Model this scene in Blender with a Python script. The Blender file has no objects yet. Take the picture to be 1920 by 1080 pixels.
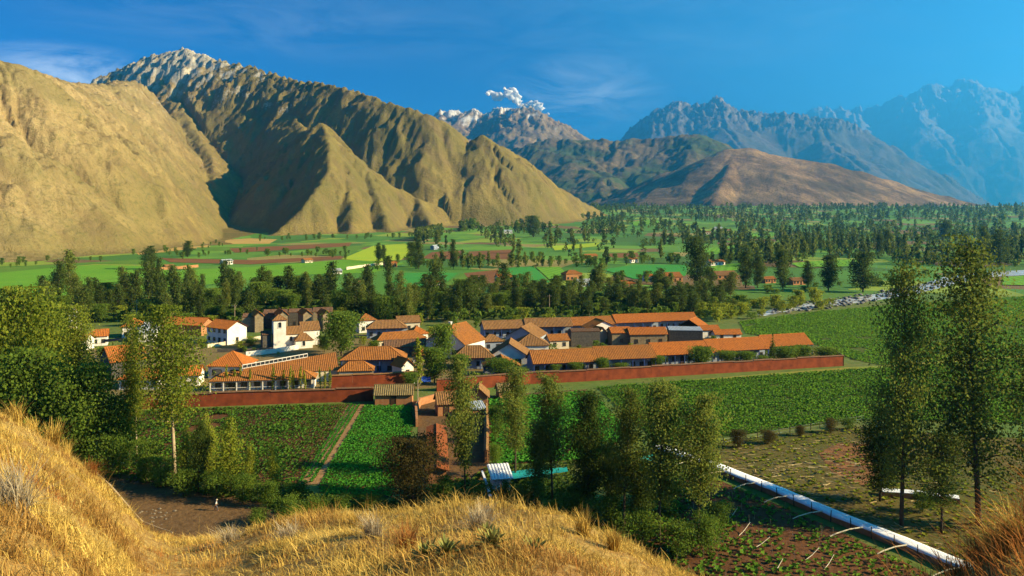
import bpy, math, random
import numpy as np
from mathutils import Vector
random.seed(7)
RNG = np.random.default_rng(11)
scene = bpy.context.scene
COL = scene.collection
F, HY, CZ = 1507.0, 400.0, 45.0          # focal length and horizon row for a 1920 px wide picture, eye height
# ------------------------------------------------------------------ camera
cam = bpy.data.cameras.new("camera"); cam_ob = bpy.data.objects.new("camera", cam); COL.objects.link(cam_ob)
cam.sensor_width = 36.0; cam.lens = 36.0 * F / 1920.0
cam.shift_y = -(540.0 - HY) / 1920.0
cam.clip_start = 0.1; cam.clip_end = 70000.0
cam_ob.location = (0, 0, CZ); cam_ob.rotation_euler = (math.radians(90), 0, 0)
scene.camera = cam_ob
# ------------------------------------------------------------------ light
SUN_ELEV, SUN_DIR = math.radians(25.0), Vector((0.985, -0.17))
SUN_AZ = math.atan2(SUN_DIR.x, SUN_DIR.y)            # clockwise from +Y
world = bpy.data.worlds.new("World"); scene.world = world; world.use_nodes = True
SKY_STRENGTH, SKY_TINT = 0.050, (0.060, 0.42, 0.70, 1.0)
EXPOSURE = 2.04
def build_world():
    nt = world.node_tree; nt.nodes.clear()
    out = nt.nodes.new('ShaderNodeOutputWorld'); bg = nt.nodes.new('ShaderNodeBackground')
    sky = nt.nodes.new('ShaderNodeTexSky'); sky.sky_type = 'NISHITA'; sky.sun_disc = False
    sky.sun_elevation = SUN_ELEV; sky.sun_rotation = SUN_AZ
    sky.altitude = 2800; sky.air_density = 1.0; sky.dust_density = 7.0; sky.ozone_density = 2.0
    tint = nt.nodes.new('ShaderNodeMix'); tint.data_type = 'RGBA'; tint.blend_type = 'MULTIPLY'
    tint.inputs[0].default_value = 1.0; tint.inputs[7].default_value = SKY_TINT
    nt.links.new(sky.outputs[0], tint.inputs[6])
    # thin cirrus: soft streaks of noise on the sky directions
    tc = nt.nodes.new('ShaderNodeTexCoord')
    mp = nt.nodes.new('ShaderNodeMapping'); mp.inputs['Rotation'].default_value = (0, math.radians(-18), 0)
    mp.inputs['Scale'].default_value = (2.2, 2.2, 9.0)
    nt.links.new(tc.outputs['Generated'], mp.inputs[0])
    n1 = nt.nodes.new('ShaderNodeTexNoise'); n1.inputs['Scale'].default_value = 3.2; n1.inputs['Detail'].default_value = 9
    n1.inputs['Roughness'].default_value = 0.62; n1.inputs['Distortion'].default_value = 0.6
    nt.links.new(mp.outputs[0], n1.inputs['Vector'])
    r1 = nt.nodes.new('ShaderNodeMapRange'); r1.inputs[1].default_value = 0.40; r1.inputs[2].default_value = 0.78
    nt.links.new(n1.outputs['Fac'], r1.inputs[0])
    acc = None
    for px, py, sx, sz in ((110, 128, .10, .028), (1090, 170, .11, .050), (1240, 60, .30, .08), (560, 40, .34, .05), (2600, 100, .5, .08), (-900, 90, .5, .08)):
        d = Vector(((px - 960) / F, 1, (HY - py) / F)).normalized()
        v = nt.nodes.new('ShaderNodeVectorMath'); v.operation = 'SUBTRACT'; v.inputs[1].default_value = d
        nt.links.new(tc.outputs['Generated'], v.inputs[0])
        w = nt.nodes.new('ShaderNodeVectorMath'); w.operation = 'DIVIDE'; w.inputs[1].default_value = (sx, sx, sz)
        nt.links.new(v.outputs[0], w.inputs[0])
        l = nt.nodes.new('ShaderNodeVectorMath'); l.operation = 'LENGTH'; nt.links.new(w.outputs[0], l.inputs[0])
        m = nt.nodes.new('ShaderNodeMapRange'); m.inputs[1].default_value = 1.25; m.inputs[2].default_value = 0.0
        m.inputs[4].default_value = (.85 if py == 128 else .55 if py == 170 else .12); m.interpolation_type = 'SMOOTHSTEP'
        nt.links.new(l.outputs['Value'], m.inputs[0])
        if acc is None: acc = m.outputs[0]
        else:
            a = nt.nodes.new('ShaderNodeMath'); a.operation = 'MAXIMUM'
            nt.links.new(acc, a.inputs[0]); nt.links.new(m.outputs[0], a.inputs[1]); acc = a.outputs[0]
    mul = nt.nodes.new('ShaderNodeMath'); mul.operation = 'MULTIPLY'
    nt.links.new(acc, mul.inputs[0]); nt.links.new(r1.outputs[0], mul.inputs[1])
    mix = nt.nodes.new('ShaderNodeMix'); mix.data_type = 'RGBA'; mix.inputs[7].default_value = (6.5, 7.6, 8.2, 1)
    nt.links.new(mul.outputs[0], mix.inputs[0]); nt.links.new(tint.outputs[2], mix.inputs[6])
    nt.links.new(mix.outputs[2], bg.inputs['Color']); bg.inputs['Strength'].default_value = SKY_STRENGTH
    nt.links.new(bg.outputs[0], out.inputs[0])
build_world()
sun = bpy.data.lights.new("sun", 'SUN'); sun.energy = 5.0; sun.angle = math.radians(0.5); sun.color = (1.0, 0.80, 0.43)
sun_ob = bpy.data.objects.new("sun", sun); COL.objects.link(sun_ob)
_h = math.cos(SUN_ELEV); _s = SUN_DIR.normalized()
SUNV = Vector((_s.x * _h, _s.y * _h, math.sin(SUN_ELEV)))
sun_ob.rotation_euler = SUNV.to_track_quat('Z', 'Y').to_euler()
sun_ob.location = (200, -60, 160)
vs = scene.view_settings
vs.view_transform = 'Standard'; vs.look = 'None'; vs.exposure = EXPOSURE; vs.gamma = 1.0; vs.use_curve_mapping = False
scene.render.engine = 'CYCLES'
cy = scene.cycles
cy.max_bounces = 5; cy.diffuse_bounces = 1; cy.glossy_bounces = 2; cy.transmission_bounces = 3; cy.volume_bounces = 1
cy.transparent_max_bounces = 6; cy.caustics_reflective = False; cy.caustics_refractive = False
cy.use_denoising = True
# ------------------------------------------------------------------ helpers
def P(px, py, d):
    """point seen at picture place px, py when it stands d metres out"""
    return Vector(((px - 960) / F * d, d, CZ + (HY - py) / F * d))
def G(px, py, z=0.0):
    """point of the level z seen at px, py"""
    return P(px, py, (CZ - z) * F / (py - HY))
_perm = np.random.default_rng(3).permutation(256); _perm = np.concatenate([_perm, _perm, _perm])
_ga = np.linspace(0, 2 * np.pi, 256, endpoint=False); _gx, _gy = np.cos(_ga), np.sin(_ga)
def pn(x, y, seed=0):
    x = np.asarray(x, float) + seed * 17.31; y = np.asarray(y, float) - seed * 9.17
    xi = np.floor(x).astype(int); yi = np.floor(y).astype(int); xf = x - xi; yf = y - yi
    u = xf * xf * xf * (xf * (xf * 6 - 15) + 10); v = yf * yf * yf * (yf * (yf * 6 - 15) + 10)
    def g(ix, iy, fx, fy):
        h = _perm[_perm[ix & 255] + (iy & 255)]
        return _gx[h] * fx + _gy[h] * fy
    a = g(xi, yi, xf, yf); b = g(xi + 1, yi, xf - 1, yf); c = g(xi, yi + 1, xf, yf - 1); d = g(xi + 1, yi + 1, xf - 1, yf - 1)
    return ((a + u * (b - a)) + v * ((c + u * (d - c)) - (a + u * (b - a)))) * 1.5
def fbm(x, y, o=4, seed=0, gain=.5):
    r = 0; a = 1.0; f = 1.0
    for i in range(o):
        r = r + a * pn(x * f, y * f, seed + i); a *= gain; f *= 2.03
    return r
def ridged(x, y, o=4, seed=0, gain=.5):
    r = 0; a = 1.0; f = 1.0
    for i in range(o):
        r = r + a * (1 - 2 * np.abs(pn(x * f, y * f, seed + i))); a *= gain; f *= 2.03
    return r
def mesh(name, V, Fc, mats=(), smooth=False, fattr=None, midx=None):
    V = np.asarray(V, np.float32).reshape(-1, 3); Fc = np.asarray(Fc, np.int32)
    me = bpy.data.meshes.new(name); n, k = Fc.shape
    me.vertices.add(len(V)); me.vertices.foreach_set('co', V.ravel())
    me.loops.add(n * k); me.loops.foreach_set('vertex_index', Fc.ravel())
    me.polygons.add(n); me.polygons.foreach_set('loop_start', np.arange(0, n * k, k, dtype=np.int32))
    me.polygons.foreach_set('loop_total', np.full(n, k, np.int32))
    if smooth: me.polygons.foreach_set('use_smooth', np.ones(n, bool))
    if midx is not None: me.polygons.foreach_set('material_index', np.asarray(midx, np.int32))
    for m in mats: me.materials.append(m)
    me.update(calc_edges=True)
    if fattr is not None:
        a = me.attributes.new('v', 'FLOAT', 'FACE'); a.data.foreach_set('value', np.asarray(fattr, np.float32))
    return me
def pymesh(name, V, Fc, mats=(), smooth=False):
    me = bpy.data.meshes.new(name); me.from_pydata([tuple(v) for v in V], [], Fc)
    for m in mats: me.materials.append(m)
    if smooth: me.polygons.foreach_set('use_smooth', np.ones(len(me.polygons), bool))
    me.update(); return me
def link(name, me, parent=None, loc=(0, 0, 0), rot=(0, 0, 0), scale=(1, 1, 1)):
    o = bpy.data.objects.new(name, me); COL.objects.link(o)
    o.location = loc; o.rotation_euler = rot; o.scale = scale
    if parent is not None: o.parent = parent
    return o
def tag(o, label=None, cat=None, group=None, kind=None):
    if label: o['label'] = label
    if cat: o['category'] = cat
    if group: o['group'] = group
    if kind: o['kind'] = kind
    return o
def grid_faces(nr, nc):
    i = np.arange((nr - 1) * (nc - 1)); r = i // (nc - 1); c = i % (nc - 1); a = r * nc + c
    return np.stack([a, a + 1, a + nc + 1, a + nc], 1)
class MB:
    """collects boxes, prisms and tubes into one mesh"""
    def __init__(s): s.v = []; s.f = []
    def add(s, V, Fc):
        b = len(s.v); s.v += [tuple(p) for p in V]; s.f += [[i + b for i in f] for f in Fc]; return s
    def box(s, x0, x1, y0, y1, z0, z1):
        return s.add([(x0, y0, z0), (x1, y0, z0), (x1, y1, z0), (x0, y1, z0), (x0, y0, z1), (x1, y0, z1), (x1, y1, z1), (x0, y1, z1)],
                     [[3, 2, 1, 0], [4, 5, 6, 7], [0, 1, 5, 4], [1, 2, 6, 5], [2, 3, 7, 6], [3, 0, 4, 7]])
    def tube(s, pts, rad, n=6):
        pts = [Vector([float(c) for c in p]) for p in pts]; rad = rad if hasattr(rad, '__len__') else [rad] * len(pts); b = len(s.v)
        for i, p in enumerate(pts):
            t = (pts[min(i + 1, len(pts) - 1)] - pts[max(i - 1, 0)]).normalized()
            u = t.orthogonal().normalized(); w = t.cross(u)
            for k in range(n):
                a = 2 * math.pi * k / n; s.v.append(tuple(p + float(rad[i]) * (math.cos(a) * u + math.sin(a) * w)))
        for i in range(len(pts) - 1):
            for k in range(n):
                k2 = (k + 1) % n; s.f.append([b + i * n + k, b + i * n + k2, b + (i + 1) * n + k2, b + (i + 1) * n + k])
        s.f.append([b + k for k in range(n)][::-1]); s.f.append([b + (len(pts) - 1) * n + k for k in range(n)])
        return s
    def me(s, name, mat, smooth=False): return pymesh(name, s.v, s.f, [mat], smooth)
    def build(s, name, mat, parent=None, loc=(0, 0, 0), rot=(0, 0, 0), smooth=False):
        return link(name, s.me(name, mat, smooth), parent, loc, rot)
# ------------------------------------------------------------------ materials
class NT:
    def __init__(s, name):
        s.m = bpy.data.materials.new(name); s.m.use_nodes = True; s.t = s.m.node_tree; s.t.nodes.clear()
        s.out = s.t.nodes.new('ShaderNodeOutputMaterial')
    def n(s, typ, **kw):
        o = s.t.nodes.new(typ)
        for k, v in kw.items(): setattr(o, k, v)
        return o
    def l(s, a, b): s.t.links.new(a, b)
    def co(s, kind='Object', scale=(1, 1, 1), rot=(0, 0, 0)):
        c = s.n('ShaderNodeTexCoord'); mp = s.n('ShaderNodeMapping'); s.l(c.outputs[kind], mp.inputs[0])
        mp.inputs['Scale'].default_value = scale; mp.inputs['Rotation'].default_value = rot; return mp.outputs[0]
    def noise(s, vec, scale, detail=4, rough=.55, dist=0):
        o = s.n('ShaderNodeTexNoise'); o.inputs['Scale'].default_value = scale; o.inputs['Detail'].default_value = detail
        o.inputs['Roughness'].default_value = rough; o.inputs['Distortion'].default_value = dist; s.l(vec, o.inputs['Vector']); return o.outputs['Fac']
    def rng(s, v, a, b, c=0., d=1.):
        o = s.n('ShaderNodeMapRange'); o.inputs[1].default_value = a; o.inputs[2].default_value = b; o.inputs[3].default_value = c; o.inputs[4].default_value = d
        s.l(v, o.inputs[0]); return o.outputs[0]
    def math(s, op, a, b=None):
        o = s.n('ShaderNodeMath', operation=op)
        for i, x in enumerate((a, b)):
            if x is None: continue
            if isinstance(x, (int, float)): o.inputs[i].default_value = x
            else: s.l(x, o.inputs[i])
        return o.outputs[0]
    def mix(s, fac, a, b, mode='MIX'):
        o = s.n('ShaderNodeMix', data_type='RGBA', blend_type=mode)
        for i, x in ((0, fac), (6, a), (7, b)):
            if isinstance(x, (int, float)): o.inputs[i].default_value = x
            elif isinstance(x, tuple): o.inputs[i].default_value = x + (1,) if len(x) == 3 else x
            else: s.l(x, o.inputs[i])
        return o.outputs[2]
    def ramp(s, v, stops):
        o = s.n('ShaderNodeValToRGB'); e = o.color_ramp.elements
        while len(e) < len(stops): e.new(.5)
        for i, (p, c) in enumerate(stops): e[i].position = p; e[i].color = c + (1,)
        s.l(v, o.inputs[0]); return o.outputs[0]
    def bump(s, h, strength=.5, dist=.1):
        o = s.n('ShaderNodeBump'); o.inputs['Strength'].default_value = strength; o.inputs['Distance'].default_value = dist; s.l(h, o.inputs['Height']); return o.outputs[0]
    def pbr(s, col, rough=.9, normal=None, spec=.15, metal=0):
        b = s.n('ShaderNodeBsdfPrincipled')
        if isinstance(col, tuple): b.inputs['Base Color'].default_value = col + (1,)
        else: s.l(col, b.inputs['Base Color'])
        b.inputs['Roughness'].default_value = rough; b.inputs['Specular IOR Level'].default_value = spec; b.inputs['Metallic'].default_value = metal
        if normal is not None: s.l(normal, b.inputs['Normal'])
        s.l(b.outputs[0], s.out.inputs[0]); return s.m
    def geo(s, what): return s.n('ShaderNodeNewGeometry').outputs[what]
    def sep(s, v, i): o = s.n('ShaderNodeSeparateXYZ'); s.l(v, o.inputs[0]); return o.outputs[i]
def simple(name, c, c2=None, scale=1.0, rough=.9, bump=0, bscale=None, spec=.1):
    t = NT(name); v = t.co()
    n = t.noise(v, scale, 6, .6)
    col = t.mix(t.rng(n, .3, .7), c, c2 or tuple(x * .7 for x in c))
    nm = t.bump(t.noise(v, bscale or scale * 4, 4), bump, .05) if bump else None
    return t.pbr(col, rough, nm, spec)
def leafmat(name, dark, light, hue_j=.5, transl=.5):
    t = NT(name)
    a = t.n('ShaderNodeAttribute', attribute_name='v')
    oi = t.n('ShaderNodeObjectInfo')
    k = t.math('ADD', t.math('MULTIPLY', a.outputs['Fac'], .8), t.math('MULTIPLY', oi.outputs['Random'], .35))
    n = t.noise(t.co('Object'), .45, 2)
    k = t.math('ADD', k, t.math('MULTIPLY', t.math('SUBTRACT', n, .5), .7))
    col = t.mix(k, dark, light)
    d = t.n('ShaderNodeBsdfDiffuse'); tr = t.n('ShaderNodeBsdfTranslucent'); ms = t.n('ShaderNodeMixShader')
    t.l(col, d.inputs[0]); t.l(col, tr.inputs[0]); ms.inputs[0].default_value = transl
    t.l(d.outputs[0], ms.inputs[1]); t.l(tr.outputs[0], ms.inputs[2]); t.l(ms.outputs[0], t.out.inputs[0])
    return t.m
# ------------------------------------------------------------------ ground, mountains, air
def floor_z(x, y):
    y = np.asarray(y, float); r = np.maximum(0, y - 1200)
    return np.minimum(18 * (r / 800) ** 1.5, 76)
CREST = np.array([[-900, 560], [-300, 700], [0, 772], [100, 825], [180, 890], [270, 992], [330, 1012], [430, 1006], [500, 990], [560, 978], [650, 968], [740, 962],
                  [830, 952], [950, 948], [1050, 975], [1150, 1015], [1250, 1056], [1310, 1088], [1400, 1130], [1560, 1160], [1680, 1150], [1780, 1115], [1860, 1040], [1930, 968], [2100, 900], [2700, 800]])
DCR = np.array([[-900, 16], [0, 20], [270, 24], [500, 20], [950, 16], [1310, 14], [1560, 12], [1900, 15], [2700, 15]])
def hill_z(x, y):
    x = np.asarray(x, float); y = np.asarray(y, float); yy = np.maximum(y, 4)
    px = np.clip(960 + F * x / yy, -900, 2700)
    t = (np.interp(px, CREST[:, 0], CREST[:, 1]) - HY) / F; dc = np.interp(px, DCR[:, 0], DCR[:, 1])
    z = np.where(yy < dc, CZ - t * yy - 1.7 * (1 - yy / dc), CZ - t * dc - (0.25 + .006 * np.minimum(yy - dc, 100)) * (yy - dc) - t * (yy - dc) * .9)
    z = z + .16 * fbm(x * .35, y * .35, 3, 5) * np.clip(yy / 6, 0, 1) + 0.35 * fbm(x * .08, y * .08, 2, 9) * np.clip((yy - 12) / 20, 0, 1)
    return z
def m_ground():
    t = NT('valley_soil'); v = t.co()
    a = t.noise(v, .02, 6, .6); b = t.noise(v, .35, 5, .6)
    c = t.mix(t.rng(a, .35, .65), (.085, .15, .022), (.14, .13, .035))
    c = t.mix(t.rng(b, .45, .75), c, (.055, .11, .015))
    # small parcels of different crops farther out in the valley
    vo = t.n('ShaderNodeTexVoronoi', distance='CHEBYCHEV'); vo.inputs['Scale'].default_value = 1.0; vo.inputs['Randomness'].default_value = .85
    t.l(t.co(scale=(.013, .0095, 0), rot=(0, 0, .35)), vo.inputs['Vector'])
    k = t.sep(vo.outputs['Color'], 0)
    pc = t.ramp(k, [(0, (.055, .13, .018)), (.16, (.13, .27, .025)), (.30, (.07, .19, .02)), (.42, (.23, .30, .03)), (.52, (.10, .22, .025)), (.64, (.17, .095, .04)), (.72, (.06, .16, .02)), (.84, (.27, .21, .06)), (.93, (.08, .20, .022))])
    pc.node.color_ramp.interpolation = 'CONSTANT'
    pc = t.mix(t.rng(b, .4, .75, 0, .5), pc, (.06, .10, .018))
    far = t.rng(t.sep(t.geo('Position'), 1), 400, 470)
    c = t.mix(far, c, pc)
    return t.pbr(c, .95, t.bump(b, .6, .5))
def m_mountain(name, tan, tan2, green, rock, rock_z0, rock_z1, sc=1.0, gfac=.5, olive=None):
    t = NT(name); v = t.co()
    big = t.noise(v, .004 * sc, 5, .6); mid = t.noise(v, .02 * sc, 6, .65); fine = t.noise(v, .16 * sc, 5, .7); vf = t.noise(v, .6 * sc, 3, .6)
    c = t.mix(t.rng(mid, .3, .7), tan, tan2)
    if olive:                                         # greener sward on the spurs than on the dry western slope
        px_ = t.math('ADD', t.sep(t.geo('Position'), 0), t.math('MULTIPLY', t.sep(t.geo('Position'), 1), .30)); c = t.mix(t.math('MULTIPLY', t.rng(px_, -330, -60), .8), c, t.mix(t.rng(mid, .35, .65), olive, tuple(q * .6 for q in olive)))
    c = t.mix(t.math('MULTIPLY', t.rng(big, .45, .57), gfac), c, green)
    c = t.mix(t.math('MULTIPLY', t.rng(fine, .50, .64), .6), c, green)
    c = t.mix(t.math('MULTIPLY', t.rng(vf, .52, .66), .5), c, tuple(q * .45 for q in tan2))
    m1 = t.n('ShaderNodeMapping'); m1.inputs['Rotation'].default_value = (0, 0, .72); t.l(v, m1.inputs[0]); m2 = t.n('ShaderNodeMapping'); m2.inputs['Scale'].default_value = (.10, 1, .35); t.l(m1.outputs[0], m2.inputs[0])
    st = t.noise(m2.outputs[0], .035 * sc, 6, .65, .3)
    c = t.mix(t.math('MULTIPLY', t.rng(st, .48, .64), .7), c, tuple(q * .55 for q in tan2))
    z = t.sep(t.geo('Position'), 2); nz = t.sep(t.geo('Normal'), 2)
    k = t.math('ADD', t.rng(z, rock_z0, rock_z1), t.math('MULTIPLY', t.math('SUBTRACT', mid, .5), 1.5))
    k = t.math('ADD', k, t.math('MULTIPLY', t.math('SUBTRACT', fine, .5), 1.2))
    k = t.math('ADD', k, t.math('MULTIPLY', t.rng(nz, .80, .55, 0, .45), t.rng(z, rock_z0 * .45, rock_z0)))
    rk = t.mix(t.rng(fine, .35, .65), rock, tuple(q * .55 for q in rock))
    c = t.mix(t.rng(k, .45, .75), c, rk)
    h = t.math('ADD', fine, t.math('MULTIPLY', vf, .4))
    return t.pbr(c, 1.0, t.bump(h, .7, 6.0 / sc), 0)
def seg_field(X, Y, ridges):
    H = np.full(X.shape, -1e9); S = np.zeros(X.shape); D = np.zeros(X.shape); K = np.zeros(X.shape)
    s0 = 0
    for ri, (pts, slope, rnd) in enumerate(ridges):
        pts = [np.array(p) for p in pts]
        for a, b in zip(pts[:-1], pts[1:]):
            ab = b[:2] - a[:2]; L2 = max(ab @ ab, 1e-6); L = math.sqrt(L2)
            tt = np.clip(((X - a[0]) * ab[0] + (Y - a[1]) * ab[1]) / L2, 0, 1)
            dx = X - (a[0] + tt * ab[0]); dy = Y - (a[1] + tt * ab[1]); d = np.sqrt(dx * dx + dy * dy)
            h = a[2] + tt * (b[2] - a[2]) - slope * (np.sqrt(d * d + rnd * rnd) - rnd)
            side = np.sign(dx * ab[1] - dy * ab[0])
            m = h > H; H[m] = h[m]; S[m] = (s0 + tt * L)[m] + side[m] * 5000; D[m] = d[m]; K[m] = ri
            s0 += L
        s0 += 777
    return H, S, D, K
def massif(name, label, mat, ridges, px0, px1, npx, d0, d1, nd, gully=1.0, gl=70., rough=1.0, rl=160., warp=40., crag=0.0, crag_z=300., sink=8., far=1.0, cl=1.0, sag=0.):
    k_ = max(1., far / 1.2); gl *= k_; rl *= k_; warp *= k_; cl *= k_; crag *= k_; crag_z *= k_
    R = [([P(a, b, c * far) for a, b, c in pts], sl, rd) for pts, sl, rd in ridges]; d0 *= far; d1 *= far
    px = np.linspace(px0, px1, npx); dd = d0 * (d1 / d0) ** np.linspace(0, 1, nd)
    D2, PX = np.meshgrid(dd, px, indexing='ij'); X = (PX - 960) / F * D2; Y = D2
    wx = warp * fbm(X / (rl * 2.2), Y / (rl * 2.2), 3, 21); wy = warp * fbm(X / (rl * 2.2), Y / (rl * 2.2), 3, 33)
    H0, _, D0, _ = seg_field(X, Y, R)
    k = np.clip(D0 / 120, 0, 1)                       # crests stay where they are, flanks wander
    H, S, D, K = seg_field(X + wx * k, Y + wy * k, R)
    fl = floor_z(X, Y)
    rel = np.clip((H - fl) / 60, 0, 1)
    g = ridged(S / gl, D / (gl * 7), 3, 41) - .55
    H = H + gully * gl * .14 * g * np.clip(D / 90, 0, 1) * rel
    H = H + rough * rl * .07 * ridged(X / rl, Y / rl, 5, 51, .55) * rel * np.clip(D / 60, .15, 1) - rough * rl * .04 * rel
    H = H + rough * (3.2 * fbm(X / 24, Y / 24, 3, 71) + 3.0 * (ridged(X / 46, Y / 46, 3, 73) - .8)) * rel
    H = H + gully * 3.2 * (ridged(S / (gl * .35), D / (gl * 4), 3, 47) - .5) * np.clip(D / 50, 0, 1) * rel
    if crag:
        cz = np.clip((H - crag_z) / 120, 0, 1)
        H = H + crag * cz * ((ridged(X / (55 * cl), Y / (55 * cl), 4, 61, .6) - .95) * 9 + (ridged(X / (19 * cl), Y / (19 * cl), 3, 66) - .7) * 3.5)
    H = H - sag * np.clip(rel, 0, 1)
    # soft foot
    e = H - fl; q = 12.; H = fl + np.where(e > q, e, np.maximum(q * np.exp((np.minimum(e, q) - q) / q) - 2.5, -sink))
    V = np.stack([X, Y, H], -1).reshape(-1, 3)
    Fc = grid_faces(nd, npx)
    o = link(name, mesh(name, V, Fc, [mat], True)); tag(o, label, 'mountain', kind='structure'); return H.max()
BA, BB = (.47, .8827), (-.8827, .47)          # axes of the air box, along and across the valley
def terrain():
    # valley sheet
    px = np.linspace(-1100, 3000, 190); dd = np.concatenate([np.linspace(38, 300, 60), 300 * (27800 / 300) ** np.linspace(0, 1, 130)[1:]])
    D2, PX = np.meshgrid(dd, px, indexing='ij'); X = (PX - 960) / F * D2; Z = floor_z(X, D2) - .02
    gf = grid_faces(len(dd), len(px)); ok = ((BB[0] * X + BB[1] * D2 < 6400) & (BB[0] * X + BB[1] * D2 > -9400) & (BA[0] * X + BA[1] * D2 > -600) & (BA[0] * X + BA[1] * D2 < 36500)).ravel()
    gf = gf[ok[gf].all(1)]
    o = link('ground', mesh('ground', np.stack([X, D2, Z], -1).reshape(-1, 3), gf, [m_ground()], True))
    tag(o, 'green and brown valley floor', 'ground', kind='structure')
    # the grassy slope the camera stands on
    xs = np.linspace(-75, 75, 240); ys = np.concatenate([np.linspace(-12, 32, 130), np.linspace(32.5, 85, 70)])
    Y, X = np.meshgrid(ys, xs, indexing='ij'); Z = np.maximum(hill_z(X, Y), -1.0)
    t = NT('dry_slope_soil'); v = t.co()
    a = t.noise(v, .5, 6, .65); b = t.noise(v, 6, 4, .6)
    c = t.mix(t.rng(a, .35, .65), (.36, .22, .06), (.22, .115, .035)); c = t.mix(t.rng(b, .5, .8), c, (.50, .34, .11))
    o = link('hillside', mesh('hillside', np.stack([X, Y, Z], -1).reshape(-1, 3), grid_faces(len(ys), len(xs)), [t.pbr(c, .95, t.bump(b, .8, .1))], True))
    tag(o, 'dry golden hillside in the foreground', 'hillside', kind='structure')
    # ---- the big massif beyond the fields
    main = m_mountain('dry_grass_mountain', (.42, .305, .140), (.31, .215, .095), (.12, .11, .035), (.62, .55, .43), 430, 670, 1.0, .5, (.205, .155, .034))
    A = [
        ([(-600, 20, 900), (-400, 50, 980), (-150, 85, 1080), (0, 113, 1150), (70, 140, 1400), (140, 155, 1750), (205, 160, 2150), (235, 150, 2480)], 1.02, 26),
        ([(-150, 85, 1080), (-70, 230, 950), (-10, 380, 850), (25, 478, 770)], .8, 30),
        ([(-300, 65, 1020), (-260, 250, 850), (-220, 470, 700)], .8, 30),
        ([(330, 385, 2000), (365, 420, 1700), (380, 447, 1420)], .12, 20), ([(300, 440, 1500), (330, 455, 1200)], .10, 20),
        ([(150, 230, 3020), (205, 156, 3050), (240, 121, 3020), (290, 101, 2960), (345, 92, 2900), (372, 96, 2860), (400, 110, 2810), (440, 120, 2740), (470, 123, 2690), (520, 141, 2600), (560, 152, 2520), (600, 156, 2440),
          (660, 166, 2330), (730, 190, 2230), (800, 210, 2170), (832, 225, 2170), (870, 262, 2190), (890, 268, 2200)], 1.15, 4),
        ([(300, 103, 2950), (322, 150, 2820), (335, 190, 2650), (365, 240, 2450), (400, 300, 2200), (404, 345, 2020), (372, 380, 1880)], .95, 6),
        ([(240, 121, 3020), (270, 180, 2760), (300, 240, 2480), (340, 300, 2200)], .9, 12),
        ([(345, 92, 2900), (372, 150, 2780), (392, 200, 2650), (420, 250, 2500)], 1.25, 4),
        ([(440, 120, 2740), (455, 165, 2640), (475, 215, 2520), (470, 262, 2420)], 1.3, 4),
        ([(480, 127, 2670), (505, 175, 2570), (525, 215, 2470)], 1.3, 4),
        ([(520, 141, 2600), (540, 195, 2460), (572, 243, 2220), (590, 240, 2060), (604, 228, 1940), (613, 250, 1880), (640, 288, 1850), (690, 318, 1860), (740, 347, 1890), (800, 378, 1930), (860, 401, 1970), (893, 420, 2000)], 1.12, 6),
        ([(605, 230, 1935), (618, 270, 1800), (616, 315, 1700), (585, 365, 1600), (545, 410, 1530), (505, 446, 1480)], 1.2, 5),
        ([(618, 262, 1860), (650, 330, 1740), (662, 390, 1620), (655, 446, 1540)], 1.1, 6),
        ([(690, 322, 1850), (712, 375, 1730), (725, 412, 1660), (735, 444, 1600)], 1.1, 6),
        ([(780, 368, 1910), (800, 400, 1820), (812, 432, 1740)], 1.05, 6),
        ([(560, 152, 2520), (592, 190, 2430), (618, 222, 2350)], 1.3, 4),
        ([(600, 156, 2440), (640, 205, 2340), (665, 250, 2240), (695, 290, 2140)], 1.25, 4),
        ([(660, 166, 2330), (692, 205, 2270), (722, 240, 2210), (747, 275, 2150), (765, 320, 2070)], 1.25, 4),
        ([(735, 192, 2225), (772, 240, 2170), (790, 275, 2120), (812, 312, 2080), (850, 352, 2050), (880, 380, 2050), (910, 406, 2060)], 1.2, 5),
        ([(770, 201, 2195), (806, 240, 2160), (828, 272, 2130)], 1.3, 4),
        ([(800, 210, 2170), (838, 250, 2150), (852, 285, 2120)], 1.2, 5),
        ([(890, 268, 2200), (905, 251, 2150), (935, 268, 2170), (985, 297, 2250), (1010, 322, 2300), (1045, 348, 2370), (1075, 366, 2430), (1130, 398, 2550)], 1.08, 5),
        ([(905, 252, 2150), (938, 305, 2080), (930, 345, 2020), (955, 375, 1990), (972, 398, 1980)], 1.2, 5),
        ([(985, 298, 2250), (1003, 335, 2190), (1015, 365, 2140), (1032, 396, 2110)], 1.15, 5),
    ]
    zs = []
    zs.append(massif('mountain', 'steep tan and olive mountain with a pale rocky summit and shaded spurs', main, A, -360, 1165, 520, 690, 3120, 430, gully=1.7, gl=44, rough=1.15, rl=120, warp=24, crag=1.0, crag_z=300))
    # ---- snow-streaked peak behind the valley head
    snow = m_mountain('snowy_rock', (.34, .23, .12), (.25, .16, .09), (.10, .10, .05), (.74, .70, .66), 980, 1320, .4, .3)
    B = [
        ([(700, 250, 6300), (790, 226, 6200), (830, 209, 6200), (850, 207, 6200), (868, 213, 6150), (890, 205, 6100), (918, 209, 6050), (942, 203, 6000), (955, 210, 5900), (985, 203, 5600), (1010, 212, 5550), (1040, 228, 5500), (1080, 256, 5450), (1130, 275, 5400), (1240, 330, 5300)], .62, 30),
        ([(985, 204, 5600), (1000, 245, 5250), (1015, 275, 5000), (1040, 320, 4700)], .6, 40),
        ([(868, 213, 6150), (880, 240, 5800), (910, 270, 5300)], .62, 15), ([(830, 209, 6200), (850, 235, 5800), (870, 260, 5400)], .62, 15), ([(942, 203, 6000), (950, 235, 5600)], .62, 15),
    ]
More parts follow.
